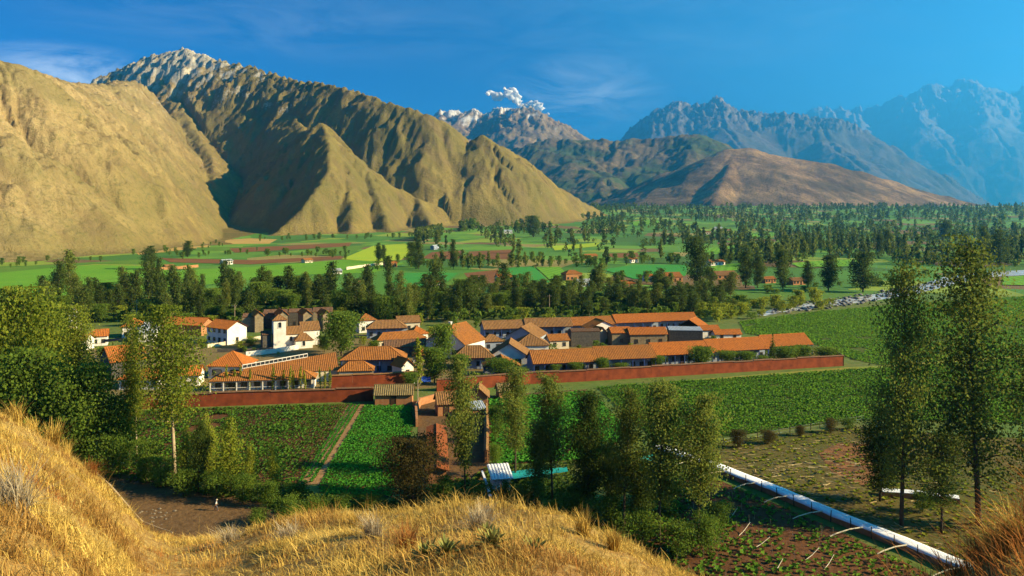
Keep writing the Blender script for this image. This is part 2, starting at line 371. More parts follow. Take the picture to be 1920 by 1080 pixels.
    zs.append(massif('snowy_peak', 'snow-streaked rocky peak with a round tan shoulder under the white cloud', snow, B, 690, 1260, 240, 4500, 6500, 170, gully=.9, gl=130, rough=1, rl=330, warp=70, crag=2.2, crag_z=640, cl=2.0, sag=14, far=1.5))
    # ---- dark wooded plateau
    plat = m_mountain('wooded_upland', (.22, .14, .07), (.13, .095, .05), (.055, .085, .028), (.36, .25, .15), 900, 1500, .6, .95)
    Cc = [
        ([(900, 300, 4700), (1000, 268, 4600), (1080, 262, 4500), (1160, 266, 4450), (1240, 263, 4400), (1296, 254, 4350), (1345, 274, 4350), (1420, 300, 4400), (1520, 340, 4500)], .5, 60),
        ([(1296, 255, 4350), (1285, 285, 4100), (1300, 320, 3850), (1290, 345, 3700)], .5, 50),
        ([(1050, 268, 4500), (1090, 305, 4100), (1140, 335, 3800), (1150, 372, 3500)], .5, 50),
        ([(1180, 266, 4430), (1200, 300, 4150), (1230, 340, 3850)], .5, 50),
    ]
    zs.append(massif('wooded_upland', 'dark wooded upland with a tan ploughed shoulder', plat, Cc, 860, 1560, 230, 3300, 4900, 150, gully=1, gl=90, rough=1, rl=260, warp=60, far=1.35))
    # ---- brown hill in the middle distance
    hill = m_mountain('brown_hill', (.42, .265, .13), (.19, .11, .062), (.075, .055, .033), (.42, .30, .15), 900, 1500, .6, .85)
    Dd = [
        ([(1130, 372, 3500), (1180, 352, 3500), (1260, 322, 3450), (1330, 297, 3380), (1375, 279, 3330), (1400, 277, 3320), (1440, 289, 3310), (1540, 305, 3300), (1600, 320, 3280), (1650, 335, 3260), (1760, 366, 3240), (1865, 390, 3220), (1960, 410, 3200)], .50, 45),
        ([(1385, 278, 3330), (1372, 300, 3180), (1362, 330, 3020), (1345, 360, 2880), (1335, 388, 2760)], .66, 14),
        ([(1540, 306, 3300), (1530, 340, 3080), (1500, 368, 2900), (1480, 385, 2800)], .45, 40),
        ([(1650, 336, 3260), (1640, 362, 3060), (1610, 384, 2900)], .45, 40),
        ([(1260, 323, 3450), (1262, 352, 3200), (1240, 385, 3000)], .7, 15),
    ]
    zs.append(massif('brown_hill', 'low brown hill with tan sunlit fields on its slope', hill, Dd, 1090, 2000, 300, 2600, 3700, 170, gully=.2, gl=80, rough=.3, rl=200, warp=30, far=1.35))
    # ---- jagged ranges far off
    far = m_mountain('far_rock', (.16, .12, .085), (.12, .09, .07), (.06, .07, .04), (.26, .22, .19), 1500, 2600, .35, .5)
    E = [
        ([(1080, 300, 6900), (1165, 262, 6800), (1195, 248, 6700), (1212, 236, 6650), (1222, 222, 6620), (1240, 207, 6600), (1252, 214, 6600), (1262, 206, 6600), (1270, 194, 6590), (1279, 193, 6590), (1288, 205, 6580), (1305, 196, 6560), (1322, 194, 6550), (1341, 186, 6540),
          (1356, 196, 6530), (1372, 205, 6520), (1392, 204, 6500), (1400, 212, 6500), (1440, 215, 6450), (1485, 214, 6400), (1530, 221, 6350), (1580, 232, 6300), (1620, 247, 6250), (1665, 272, 6150), (1710, 300, 6050), (1760, 328, 5950), (1810, 358, 5850), (1870, 392, 5700)], .72, 4),
        ([(1341, 187, 6540), (1360, 240, 6100), (1400, 290, 5600), (1440, 330, 5200)], .62, 25), ([(1270, 195, 6590), (1262, 240, 6200), (1290, 290, 5700)], .7, 8),
        ([(1530, 222, 6350), (1560, 275, 5900), (1620, 320, 5400), (1640, 350, 5100)], .58, 30), ([(1240, 208, 6600), (1228, 245, 6200), (1220, 290, 5800)], .7, 8),
    ]
    zs.append(massif('jagged_range', 'hazy blue jagged mountain range in the middle of the distance', far, E, 1060, 1960, 420, 4700, 7100, 170, gully=.8, gl=150, rough=.8, rl=380, warp=80, crag=4.2, crag_z=740, far=2.2, cl=2.6))
    Ff = [
        ([(1400, 260, 11300), (1480, 228, 11200), (1505, 214, 11150), (1540, 204, 11100), (1560, 200, 11100), (1585, 212, 11000), (1600, 206, 11000), (1640, 200, 10900), (1668, 202, 10850), (1685, 190, 10800), (1705, 176, 10750), (1730, 166, 10700), (1750, 160, 10700), (1772, 166, 10650), (1790, 160, 10600),
          (1808, 150, 10600), (1825, 157, 10600), (1840, 168, 10550), (1850, 182, 10500), (1858, 182, 10500), (1866, 166, 10500), (1873, 185, 10500), (1888, 192, 10450), (1903, 190, 10450), (1918, 177, 10400), (1945, 160, 10400), (2000, 150, 10300), (2200, 120, 10000), (2600, 110, 9500)], .80, 5),
        ([(1700, 180, 10750), (1740, 240, 9800), (1800, 310, 8800)], .6, 40), ([(1808, 150, 10600), (1850, 220, 9700), (1900, 300, 8700)], .6, 40),
        ([(1600, 207, 11000), (1620, 260, 10000), (1700, 320, 9000)], .6, 40), ([(1945, 160, 10400), (2000, 250, 9200), (2050, 330, 8300)], .6, 40),
    ]
    zs.append(massif('high_range', 'tall hazy blue range of spires on the far right of the valley', far, Ff, 1380, 2300, 400, 7800, 11600, 150, gully=.8, gl=230, rough=.8, rl=600, warp=120, crag=6.5, crag_z=1400, far=2.4, cl=4.3))
    # ---- the air
    top = max(zs) + 30
    t = NT('valley_air'); vol = t.n('ShaderNodeVolumePrincipled')
    vol.inputs['Color'].default_value = (.06, .44, .96, 1); vol.inputs['Density'].default_value = HAZE
    vol.inputs['Density Attribute'].default_value = ''; vol.inputs['Anisotropy'].default_value = .54
    t.l(vol.outputs[0], t.out.inputs['Volume']); t.m.cycles.homogeneous_volume = True
    # the box lies along the valley: long side towards the far range, its flank behind the snowy peak
    pts = [(BA[0] * a_ + BB[0] * b_, BA[1] * a_ + BB[1] * b_) for a_, b_ in ((-700, -9600), (36800, -9600), (36800, 6560), (-700, 6560))]
    b = MB().add([(x, y, z) for z in (-12, top) for x, y in pts], [[3, 2, 1, 0], [4, 5, 6, 7], [0, 1, 5, 4], [1, 2, 6, 5], [2, 3, 7, 6], [3, 0, 4, 7]])
    tag(b.build('haze', t.m), 'blue haze filling the valley', 'haze', kind='stuff')
HAZE = 0.62e-4
terrain()
# ------------------------------------------------------------------ fields, roads, river
_DD = np.linspace(1100, 4200, 3200)
def on_floor(px, py):
    """where the view line through px, py meets the valley floor"""
    if py > HY + 57: return G(px, py)
    e = CZ + (HY - py) / F * _DD - floor_z(0, _DD); i = int(np.argmax(e <= 0)) if (e <= 0).any() else len(_DD) - 1
    return P(px, py, float(_DD[i]))
def poly_world(poly, lift):
    out = []
    for px, py in poly:
        p = on_floor(px, py); out.append(Vector((p.x, p.y, float(floor_z(p.x, p.y)) + lift)))
    return out
def inside(x, y, poly):
    r = np.zeros(x.shape, bool); n = len(poly)
    for i in range(n):
        x0, y0 = poly[i].x, poly[i].y; x1, y1 = poly[i - 1].x, poly[i - 1].y
        c = ((y0 > y) != (y1 > y)) & (x < (x1 - x0) * (y - y0) / (y1 - y0 + 1e-12) + x0); r ^= c
    return r
def m_field(name, c1, c2, c3, rot=0, row=0.0, scale=.25):
    t = NT(name); v = t.co()
    a = t.noise(v, scale * .12, 5, .6); b = t.noise(v, scale * 4, 4, .65)
    c = t.mix(t.rng(a, .35, .65), c1, c2); c = t.mix(t.rng(b, .45, .7, 0, .8), c, c3)
    if row:
        w = t.n('ShaderNodeTexWave', wave_type='BANDS'); w.inputs['Scale'].default_value = .314 / row
        w.inputs['Distortion'].default_value = 1.2; w.inputs['Detail'].default_value = 2; t.l(t.co(rot=(0, 0, rot)), w.inputs[0])
        c = t.mix(t.rng(w.outputs['Fac'], .35, .8, 0, .7), c, c3)
    return t.pbr(c, .95, t.bump(b, .7, .3), .05)
FIELD_POLYS = []
def sheet(name, label, poly, mat, lift, cat='field', keep=True):
    W = poly_world(poly, lift); n = len(W)
    me = pymesh(name, W, [list(range(n))], [mat])
    if me.polygons[0].normal.z < 0: me.flip_normals()
    o = link(name, me); tag(o, label, cat, kind='structure')
    if keep: FIELD_POLYS.append(W)
    return W
def crop(name, label, W, mat, row, step, ang, size, hh, z=0.0, prob=1.0, seed=1, quads=4):
    r = np.random.default_rng(seed); ca, sa = math.cos(ang), math.sin(ang)
    X = np.array([p.x for p in W]); Y = np.array([p.y for p in W]); U = X * ca + Y * sa; V = -X * sa + Y * ca
    uu, vv = np.meshgrid(np.arange(U.min(), U.max(), step), np.arange(V.min(), V.max(), row)); uu = uu.ravel() + r.normal(0, step * .22, uu.size); vv = vv.ravel() + r.normal(0, row * .10, vv.size)
    x = uu * ca - vv * sa; y = uu * sa + vv * ca
    m = inside(x, y, W) & (r.random(x.size) < prob) & (fbm(x * .06, y * .06, 3, seed) > -.75)
    x, y = x[m], y[m]; n = len(x)
    s = size * r.uniform(.65, 1.35, n) * (1 + .25 * fbm(x * .12, y * .12, 2, seed + 3)); zz = floor_z(x, y) + z
    Vs, Vals = [], []; a0 = r.uniform(0, 6.28, n)
    for q in range(quads):
        a = a0 + q * 6.283 / quads + r.normal(0, .3, n); dx, dy = np.cos(a), np.sin(a); h = hh * s / size * r.uniform(.6, 1.2, n)
        w = s * .38
        p0 = np.stack([x, y, zz], 1); p1 = np.stack([x + dx * s * .35 - dy * w, y + dy * s * .35 + dx * w, zz + h], 1)
        p2 = np.stack([x + dx * s * .75, y + dy * s * .75, zz + h * .65], 1); p3 = np.stack([x + dx * s * .35 + dy * w, y + dy * s * .35 - dx * w, zz + h], 1)
        Vs.append(np.stack([p0, p3, p2, p1], 1)); Vals.append(r.random(n))
    Vt = np.concatenate(Vs).reshape(-1, 3); Fc = np.arange(len(Vt)).reshape(-1, 4)
    o = link(name, mesh(name, Vt, Fc, [mat], False, np.concatenate(Vals))); tag(o, label, 'crop', kind='stuff'); return n
LEAF_U = leafmat('undergrowth_leaf', (.035, .07, .012), (.13, .19, .03))
def fields():
    soil = m_field('red_brown_soil', (.10, .045, .02), (.15, .065, .028), (.06, .03, .015))
    gsoil = m_field('leafy_soil', (.055, .10, .018), (.085, .12, .022), (.10, .055, .024))
    lush = m_field('bright_field', (.10, .28, .03), (.13, .30, .03), (.07, .18, .02))
    mixed = m_field('green_field', (.08, .20, .022), (.13, .22, .03), (.09, .10, .03))
    grass = m_field('mown_grass', (.13, .30, .025), (.17, .33, .03), (.09, .22, .02), .3, 6.0)
    yellow = m_field('yellow_green_field', (.36, .42, .025), (.30, .40, .03), (.2, .3, .025))
    straw = m_field('straw_field', (.48, .32, .09), (.42, .26, .08), (.30, .18, .06))
    brown = m_field('ploughed_field', (.20, .085, .035), (.25, .115, .045), (.13, .06, .028), 1.2, 4.0)
    dirt = m_field('dirt', (.12, .068, .030), (.16, .092, .042), (.075, .043, .022))
    teal = m_field('young_green_field', (.05, .26, .045), (.07, .28, .05), (.04, .18, .035), .8, 5.0)
    leafA = leafmat('crop_leaf_dark', (.065, .15, .02), (.15, .28, .034)); leafB = leafmat('crop_leaf_bright', (.055, .22, .024), (.12, .38, .04))
    leafC = leafmat('crop_leaf_mid', (.08, .19, .02), (.18, .33, .038))
    # near the compound
    W = sheet('field', 'soil of the dim green crop field below the red wall', [(150, 775), (655, 758), (650, 768), (556, 908), (470, 912), (380, 900), (120, 880)], soil, .03)
    crop('potato_crop', 'dark green crop rows on red soil below the red wall', W, leafA, .9, .56, .02, .50, .36, .03, .93, 1)
    W = sheet('field', 'soil of the bright green field beside the double track', [(684, 762), (772, 762), (775, 800), (735, 932), (606, 935), (598, 910)], soil, .034)
    crop('bean_crop', 'bright green dense crop beside the double track', W, leafB, .55, .40, .06, .42, .30, .034, 1, 2)
    W = sheet('dirt_track', 'double earth track between two fields', [(654, 757), (684, 757), (598, 908), (558, 910)], m_field('track_earth', (.30, .17, .08), (.24, .13, .06), (.17, .12, .04)), .045, 'track')
    for k, (a, b) in enumerate((((660, 758), (562, 905)), ((667, 758), (572, 905)), ((674, 758), (583, 905)))):
        A, B = G(*a), G(*b); w = .22
        n = (B - A).normalized(); q = Vector((-n.y, n.x, 0)) * w
        crop('grass_verge', ('grass strip on the near edge of the double track', 'grass strip down the middle of the double track', 'grass strip beside the bright green crop')[k], [A + q, B + q, B - q, A - q], leafB, .2, .35, math.atan2(n.y, n.x), .28, .2, .05, .9, 20 + k)
    W = sheet('field', 'soil of the terraced green field behind the eucalyptus row', [(918, 748), (1108, 735), (1180, 812), (1120, 862), (925, 872)], soil, .032)
    crop('bean_crop', 'bright green slanting crop rows behind the eucalyptus row', W, leafB, 1.15, .42, -.75, .66, .45, .032, 1, 3)
    W = sheet('field', 'soil of the broad crop field in front of the long wall', [(1118, 726), (1400, 708), (1600, 693), (1650, 691), (2150, 655), (2150, 800), (1600, 788), (1345, 822), (1235, 832)], gsoil, .03)
    crop('potato_crop', 'broad green crop in front of the long compound wall', W, leafC, .9, .62, .35, .56, .40, .03, .96, 4)
    W = sheet('field', 'soil of the large crop field beside the river', [(1385, 604), (1520, 586), (1680, 572), (1920, 556), (2250, 540), (2250, 640), (1960, 664), (1655, 686), (1600, 674), (1535, 648), (1400, 626)], gsoil, .03)
    crop('potato_crop', 'large smooth green crop beside the river', W, leafC, 1.05, .85, .1, .70, .42, .03, .97, 5, 3)
    sheet('grass_path', 'bright grass path between the two large crop fields', [(1250, 716), (1585, 689), (1660, 686), (1980, 660), (1980, 668), (1655, 692), (1598, 696), (1330, 712)], m_field('path_grass', (.17, .23, .03), (.28, .19, .05), (.10, .17, .02)), .05, 'path')
    # bottom right
    Wv = sheet('vegetable_plot', 'dark red vegetable plot below the white wall', [(1240, 905), (1330, 893), (1560, 990), (1740, 1076), (1800, 1180), (1300, 1180), (1180, 1000)], soil, .03, 'plot')
    crop('vegetable_rows', 'sparse leafy vegetables on dark red soil below the white wall', Wv, leafC, 1.15, .8, -.5, .55, .4, .03, .62, 6)
    Ws = sheet('stubble_plot', 'weedy plot strewn with cut maize stalks', [(1235, 838), (1345, 826), (1600, 800), (1790, 815), (2050, 830), (2050, 1100), (1900, 1110), (1740, 1030), (1560, 958), (1340, 872)], m_field('weedy_soil', (.075, .095, .018), (.13, .095, .03), (.085, .045, .022)), .03, 'plot')
    sheet('ploughed_patch', 'bare ploughed brown patch beside the maize stalks', [(1535, 850), (1570, 832), (1640, 828), (1655, 880), (1620, 912), (1560, 886)], brown, .06, 'plot')
    sheet('dirt_road', 'dark earth road below the grassy hill', [(180, 880), (300, 905), (420, 925), (490, 942), (520, 950), (560, 1010), (300, 1060), (180, 980)], dirt, .03, 'road')
    sheet('yard', 'bare earth yard around the farm sheds', [(690, 757), (920, 742), (1100, 730), (1105, 738), (925, 760), (915, 900), (780, 905), (785, 765)], dirt, .026, 'yard')
    COURT = sheet('yard', 'earth yard inside the compound', [(260, 752), (700, 735), (980, 715), (1575, 682), (1530, 650), (1380, 630), (1310, 612), (900, 622), (640, 628), (400, 642), (150, 655), (60, 700)], m_field('courtyard_soil', (.24, .16, .075), (.17, .13, .05), (.10, .10, .03), scale=.6), .02, 'yard')
    Wu = poly_world([(842, 905), (925, 876), (1120, 866), (1240, 846), (1335, 895), (1262, 985), (1280, 1080), (1150, 1120), (800, 1010), (690, 962), (742, 935)], 0)
    crop('undergrowth', 'green undergrowth beneath the eucalyptus row', Wu, LEAF_U, 1.0, .8, .4, .7, .45, 0, .8, 41)
    Wu = poly_world([(60, 790), (235, 772), (150, 800), (130, 876), (380, 902), (470, 914), (560, 910), (600, 938), (735, 934), (690, 965), (560, 1000), (500, 945), (300, 915), (180, 890), (40, 900)], 0)
    crop('undergrowth', 'green undergrowth along the earth road and below the left fields', Wu, LEAF_U, .9, .7, .4, .7, .5, 0, .85, 42)
    Wu = poly_world([(60, 606), (620, 603), (900, 600), (1150, 594), (1390, 590), (1390, 562), (1150, 556), (900, 556), (500, 562), (60, 566)], 0)
    crop('undergrowth', 'dense green undergrowth at the foot of the eucalyptus belt', Wu, LEAF_U, 3.6, 2.6, .2, 2.6, 2.2, 0, .8, 43)
    # patchwork across the valley
    PW = [
        ('wide green pasture at the foot of the tan mountain', [(-200, 545), (0, 508), (180, 497), (330, 500), (330, 508), (160, 530), (0, 548), (-200, 570)], grass),
        ('long green pasture beyond the tree belt', [(60, 540), (180, 528), (340, 507), (480, 500), (640, 487), (760, 493), (700, 512), (560, 515), (420, 530), (200, 556), (60, 560)], grass),
        ('light green strip of pasture beside the straw field', [(-200, 505), (60, 498), (260, 487), (330, 497), (180, 495), (-200, 530)], mixed),
        ('pale straw field at the mountain foot', [(385, 452), (470, 447), (520, 449), (505, 457), (400, 458)], straw),
        ('orange bare slope below the shaded gully', [(300, 455), (340, 430), (402, 412), (398, 430), (372, 452)], brown),
        ('tan fallow strip at the mountain foot', [(240, 462), (380, 454), (395, 463), (260, 478)], straw),
        ('light meadow strip behind the hedge line', [(370, 464), (520, 462), (500, 470), (365, 470)], mixed),
        ('ploughed brown strip between hedges', [(430, 466), (660, 455), (655, 462), (440, 474)], brown),
        ('red earth strip by the pasture', [(300, 484), (480, 488), (640, 480), (640, 485), (470, 496), (320, 492)], brown),
        ('bright yellow-green field in the middle of the valley', [(640, 486), (700, 461), (760, 457), (775, 470), (752, 488), (690, 490)], yellow),
        ('dull green field beside the bright yellow-green one', [(590, 466), (690, 460), (650, 480), (560, 478)], mixed),
        ('brown ploughed field behind the roadside trees', [(790, 485), (810, 473), (870, 470), (860, 487)], brown),
        ('brown ploughed field with a pale margin', [(870, 487), (880, 472), (960, 468), (955, 486)], brown),
        ('green field with young rows in the mid valley', [(720, 540), (760, 512), (860, 512), (830, 535)], teal),
        ('green strip below the mid valley farm', [(830, 535), (870, 512), (905, 512), (900, 540)], mixed),
        ('blue-green square field beside the two-storey house', [(935, 503), (1000, 500), (1032, 530), (960, 533)], teal),
        ('yellowish green field with thin rows', [(1004, 501), (1050, 501), (1068, 520), (1036, 530)], grass),
        ('brown and green strip left of the two-storey house', [(870, 513), (935, 506), (930, 535), (890, 540)], brown),
        ('narrow yellow field before the wood', [(1035, 462), (1125, 455), (1120, 462), (1040, 470)], yellow),
        ('long green field with rows by the big dark tree', [(1130, 506), (1190, 497), (1290, 497), (1285, 518), (1190, 524)], teal),
        ('green terrace above the long rows', [(1100, 472), (1230, 476), (1250, 484), (1140, 488), (1090, 482)], mixed),
        ('brown plot among green terraces', [(1130, 476), (1195, 474), (1200, 483), (1150, 484)], brown),
        ('green pasture behind the dark poplars', [(1290, 470), (1380, 460), (1375, 474), (1300, 482)], grass),
        ('green field right of the big dark tree', [(1330, 500), (1400, 492), (1400, 505), (1340, 512)], grass),
        ('far green clearing under the brown hill', [(1530, 398), (1640, 391), (1640, 397), (1540, 403)], mixed),
        ('green clearing behind the twin poplars', [(1480, 494), (1560, 488), (1640, 487), (1600, 500), (1500, 502)], grass),
        ('shaded green clearing by the river', [(1700, 476), (1800, 470), (1850, 478), (1740, 488)], mixed),
        ('bright field at the right edge beyond the river', [(1880, 520), (2100, 510), (2100, 540), (1880, 535)], grass),
        ('green slope patch at the mouth of the side valley', [(1095, 372), (1135, 378), (1120, 386), (1090, 382)], mixed),
        ('light green terraces in the far wood', [(1180, 416), (1230, 412), (1240, 420), (1190, 424)], grass),
        ('small green meadow among far trees', [(1400, 440), (1460, 436), (1450, 444), (1395, 446)], grass),
        ('far meadow between two rows of trees', [(1290, 422), (1370, 418), (1360, 427), (1285, 430)], mixed),
    ]
    for i, (lb, poly, m) in enumerate(PW): sheet('field', lb, poly, m, .12 + .012 * i)
    # river
    t = NT('white_water'); v = t.co()
    a = t.noise(t.co(scale=(.35, 1, 1), rot=(0, 0, .35)), .35, 6, .7); c = t.mix(t.rng(a, .40, .58), (.05, .07, .08), (.75, .74, .72))
    river = [(1420, 590), (1450, 579), (1500, 571), (1580, 561), (1640, 552), (1690, 543), (1735, 531), (1770, 519), (1830, 511), (1990, 503), (1990, 512), (1850, 520), (1800, 531), (1750, 543), (1700, 555), (1600, 569), (1480, 584), (1430, 593)]
    sheet('river', 'shallow river with white water and stones', river, t.pbr(c, .25, t.bump(a, .6, .4), .5), .08, 'river')
    stone = simple('river_stone', (.22, .20, .18), (.10, .10, .095), .8, .9)
    Wb = poly_world([(1430, 588), (1500, 568), (1640, 549), (1730, 532), (1800, 520), (1800, 528), (1740, 545), (1600, 573), (1480, 588)], 0)
    r = np.random.default_rng(5); Vs, Fs = [], []
    ico = [(0, 0, 1), (.9, 0, .3), (.28, .85, .3), (-.72, .53, .3), (-.72, -.53, .3), (.28, -.85, .3), (0, 0, -.6)]; icf = [(0, 1, 2), (0, 2, 3), (0, 3, 4), (0, 4, 5), (0, 5, 1), (6, 2, 1), (6, 3, 2), (6, 4, 3), (6, 5, 4), (6, 1, 5)]
    xs = np.array([p.x for p in Wb]); ys = np.array([p.y for p in Wb]); k = 0
    X = r.uniform(xs.min(), xs.max(), 9000); Y = r.uniform(ys.min(), ys.max(), 9000); ok = inside(X, Y, Wb)
    for x, y in list(zip(X[ok], Y[ok]))[:420]:
        s = r.uniform(.3, 1.5) * (1.6 if r.random() < .12 else 1); rz = r.uniform(0, 6.28)
        for (a_, b_, c_) in ico:
            j = r.uniform(.8, 1.2); Vs.append((x + s * j * (a_ * math.cos(rz) - b_ * math.sin(rz)), y + s * j * (a_ * math.sin(rz) + b_ * math.cos(rz)), .1 + .55 * s * c_ * j))
        Fs += [[q + k for q in f] for f in icf]; k += 7
    o = link('river_stones', mesh('river_stones', Vs, np.array(Fs), [stone])); tag(o, 'grey boulders strewn in the shallow river', 'stones', kind='stuff')
    return Wv, Ws, COURT
PLOT_V, PLOT_S, COURT = fields()
# ------------------------------------------------------------------ buildings
def m_tile(name, c1, c2, c3):
    t = NT(name); v = t.co()
    a = t.noise(v, .35, 5, .65); b = t.noise(v, 3.2, 3, .7); oi = t.n('ShaderNodeObjectInfo')
    c = t.mix(t.rng(a, .35, .65), c1, c2); c = t.mix(t.rng(b, .40, .64, 0, .9), c, c3)
    c = t.mix(t.rng(t.noise(v, .9, 4, .7), .52, .72, 0, .6), c, tuple(q * .6 for q in c3))
    c = t.mix(t.math('MULTIPLY', oi.outputs['Random'], .3), c, c3)
    return t.pbr(c, .9, t.bump(b, .5, .06), .1)
M = dict(
    tile=m_tile('terracotta_tile', (.43, .155, .030), (.35, .135, .034), (.16, .068, .026)),
    tile_o=m_tile('orange_tile', (.52, .155, .024), (.45, .145, .030), (.23, .08, .024)),
    tile_b=m_tile('weathered_tile', (.34, .17, .06), (.27, .13, .05), (.13, .07, .032)),
    tile_d=m_tile('dark_tile', (.22, .11, .055), (.17, .09, .05), (.10, .06, .04)),
    tile_r=m_tile('rust_tile', (.36, .10, .03), (.28, .08, .028), (.14, .05, .022)),
    thatch=m_tile('old_thatch', (.26, .19, .08), (.2, .145, .065), (.12, .09, .045)),
    white=simple('white_plaster', (.76, .72, .66), (.60, .55, .48), .5, .9, .15),
    cream=simple('cream_plaster', (.62, .54, .40), (.5, .42, .3), .5, .9, .15),
    blue=simple('eave_shade_plaster', (.30, .34, .42), (.22, .26, .34), .5, .9),  # blue shade from the overhanging eaves is put into this wall colour
    stone=simple('dark_stone_wall', (.13, .115, .095), (.055, .05, .045), 1.6, .95, .8, 2.5),
    tanstone=simple('tan_stone_wall', (.30, .23, .14), (.16, .12, .075), 1.6, .95, .8, 2.5),
    red=simple('red_earth_wall', (.27, .062, .024), (.13, .032, .015), .55, .95, .35, 1.5),
    brick=simple('adobe_brick', (.42, .20, .09), (.30, .13, .06), 1.2, .95, .4),
    wood=simple('dark_wood', (.075, .045, .025), (.05, .03, .02), 2, .8),
    shadew=simple('porch_shade_wood', (.035, .07, .22), (.03, .05, .16), 2, .7),  # bluish porch shade put into the colour of the posts
    glass=simple('dark_window_glass', (.02, .028, .035), (.03, .035, .045), 1, .15, spec=.6),
    metal=simple('zinc_sheet', (.42, .44, .46), (.25, .26, .27), .8, .5, .2, spec=.5),
    tarp=simple('teal_tarp', (.02, .30, .27), (.02, .22, .22), 1, .6),
    bluet=simple('blue_tarp', (.03, .09, .42), (.025, .07, .30), 1, .5),
    plastic=simple('white_plastic_sheet', (.80, .79, .80), (.66, .66, .70), .9, .5, .3, 3),
)
def panel(name, parent, e0, e1, t1, t0, mat, period=.5, amp=.10):
    e0, e1, t1, t0 = (Vector(q) for q in (e0, e1, t1, t0)); a = (e1 - e0); L = a.length; a = a / L
    b = t0 - e0; b = b - a * b.dot(a)
    if b.length < 1e-4: b = t1 - e0; b = b - a * b.dot(a)
    hS = b.length; b = b / hS; n = a.cross(b); n = n if n.z > 0 else -n
    xa = (t0 - e0).dot(a); xb = (t1 - e0).dot(a)
    k = max(4, int(round(L / (period / 2)))); V = []; Fc = []
    for i in range(k + 1):
        s = L * i / k; h = hS
        if s < xa: h = hS * s / max(xa, 1e-6)
        if s > xb: h = min(h, hS * (L - s) / max(L - xb, 1e-6))
        o = n * (amp if i % 2 else 0.0)
        V += [e0 + a * s + o, e0 + a * s + b * max(h, .02) + o]
    for i in range(k): Fc.append([2 * i, 2 * i + 2, 2 * i + 3, 2 * i + 1])
    q = len(V); V += [e0 - n * .12, e1 - n * .12, t1 - n * .12, t0 - n * .12, e0, e1]
    Fc += [[q + 3, q + 2, q + 1, q], [q, q + 1, q + 5, q + 4]]
    return link(name, pymesh(name, V, Fc, [mat]), parent)
def cap(parent, a, b, mat, r=.16):
    return MB().tube([a, b], r, 6).build('ridge_cap', mat, parent)
def roof(kind, parent, L, D, eh, rise, mat, ov=0.0):
    x0, x1, y0, y1 = -ov, L + ov, 0, D; z, r = eh, eh + rise
    if kind == 'gable':
        m = D / 2
        panel('roof_slope', parent, (x0, y0, z), (x1, y0, z), (x1, m, r), (x0, m, r), mat); panel('roof_slope', parent, (x1, y1, z), (x0, y1, z), (x0, m, r), (x1, m, r), mat)
        cap(parent, (x0, m, r), (x1, m, r), mat)
    elif kind == 'gabley':
        m = L / 2
        panel('roof_slope', parent, (0, y1, z), (0, y0, z), (m, y0, r), (m, y1, r), mat); panel('roof_slope', parent, (L, y0, z), (L, y1, z), (m, y1, r), (m, y0, r), mat)
        cap(parent, (m, y0, r), (m, y1, r), mat)
    elif kind in ('hip', 'hipy', 'pyramid'):
        if L >= D and kind != 'hipy': i = min(D / 2, L / 2 - .05); A, B = (i, D / 2, r), (L - i, D / 2, r)
        else: i = min(L / 2, D / 2 - .05); A, B = (L / 2, i, r), (L / 2, D - i, r)
        if kind == 'pyramid': A, B = (L / 2 - .05, D / 2, r), (L / 2 + .05, D / 2, r)
        if A[1] == B[1]:
            panel('roof_slope', parent, (0, 0, z), (L, 0, z), B, A, mat); panel('roof_slope', parent, (L, D, z), (0, D, z), A, B, mat)
            panel('hip_end', parent, (0, D, z), (0, 0, z), A, A, mat); panel('hip_end', parent, (L, 0, z), (L, D, z), B, B, mat)
            for p, q in (((0, 0, z), A), ((0, D, z), A), ((L, 0, z), B), ((L, D, z), B), (A, B)): cap(parent, p, q, mat, .13)
        else:
            panel('roof_slope', parent, (0, D, z), (0, 0, z), A, B, mat); panel('roof_slope', parent, (L, 0, z), (L, D, z), B, A, mat)
            panel('hip_end', parent, (0, 0, z), (L, 0, z), A, A, mat); panel('hip_end', parent, (L, D, z), (0, D, z), B, B, mat)
            for p, q in (((0, 0, z), A), ((L, 0, z), A), ((0, D, z), B), ((L, D, z), B), (A, B)): cap(parent, p, q, mat, .13)
    elif kind == 'shed':
        panel('roof_slope', parent, (x0, 0, z), (x1, 0, z), (x1, D, r), (x0, D, r), mat)
def window(parent, x, z, w, h, y, mat_f, arch=False, face='front', door=False):
    """a framed opening on the wall plane y (front) or x = y (right end)"""
    fr = MB(); pn_ = MB(); sl = MB(); e = .12
    def bx(b, a0, a1, d0, d1, z0, z1):
        b.box(a0, a1, y - d1, y - d0, z0, z1) if face == 'front' else b.box(y + d0, y + d1, a0, a1, z0, z1)
    bx(fr, x - w / 2 - e, x - w / 2, .003, .09, z, z + h + e); bx(fr, x + w / 2, x + w / 2 + e, .003, .09, z, z + h + e); bx(fr, x - w / 2, x + w / 2, .003, .09, z + h, z + h + e)
    bx(pn_, x - w / 2, x + w / 2, .003, .03, z, z + h)
    if arch and face == 'front':
        pts = [(x + w / 2 * math.cos(t_), z + h + w / 2 * math.sin(t_)) for t_ in np.linspace(0, math.pi, 9)]
        pn_.add([(a, y - .12, b) for a, b in pts], [list(range(9))[::-1]])
    o = fr.build('door' if door else 'window', mat_f, parent); pn_.build('pane' if not door else 'door_leaf', M['glass'] if not door else M['wood'], o)
    if not door: bx(sl, x - w / 2 - .2, x + w / 2 + .2, .003, .16, z - .1, z); sl.build('sill', mat_f, o)
    return o
def root(name, p, ang, label, cat, group=None):
    o = bpy.data.objects.new(name, None); COL.objects.link(o); o.location = p; o.rotation_euler = (0, 0, ang); o.empty_display_size = .5
    return tag(o, label, cat, group)
FOOT = []
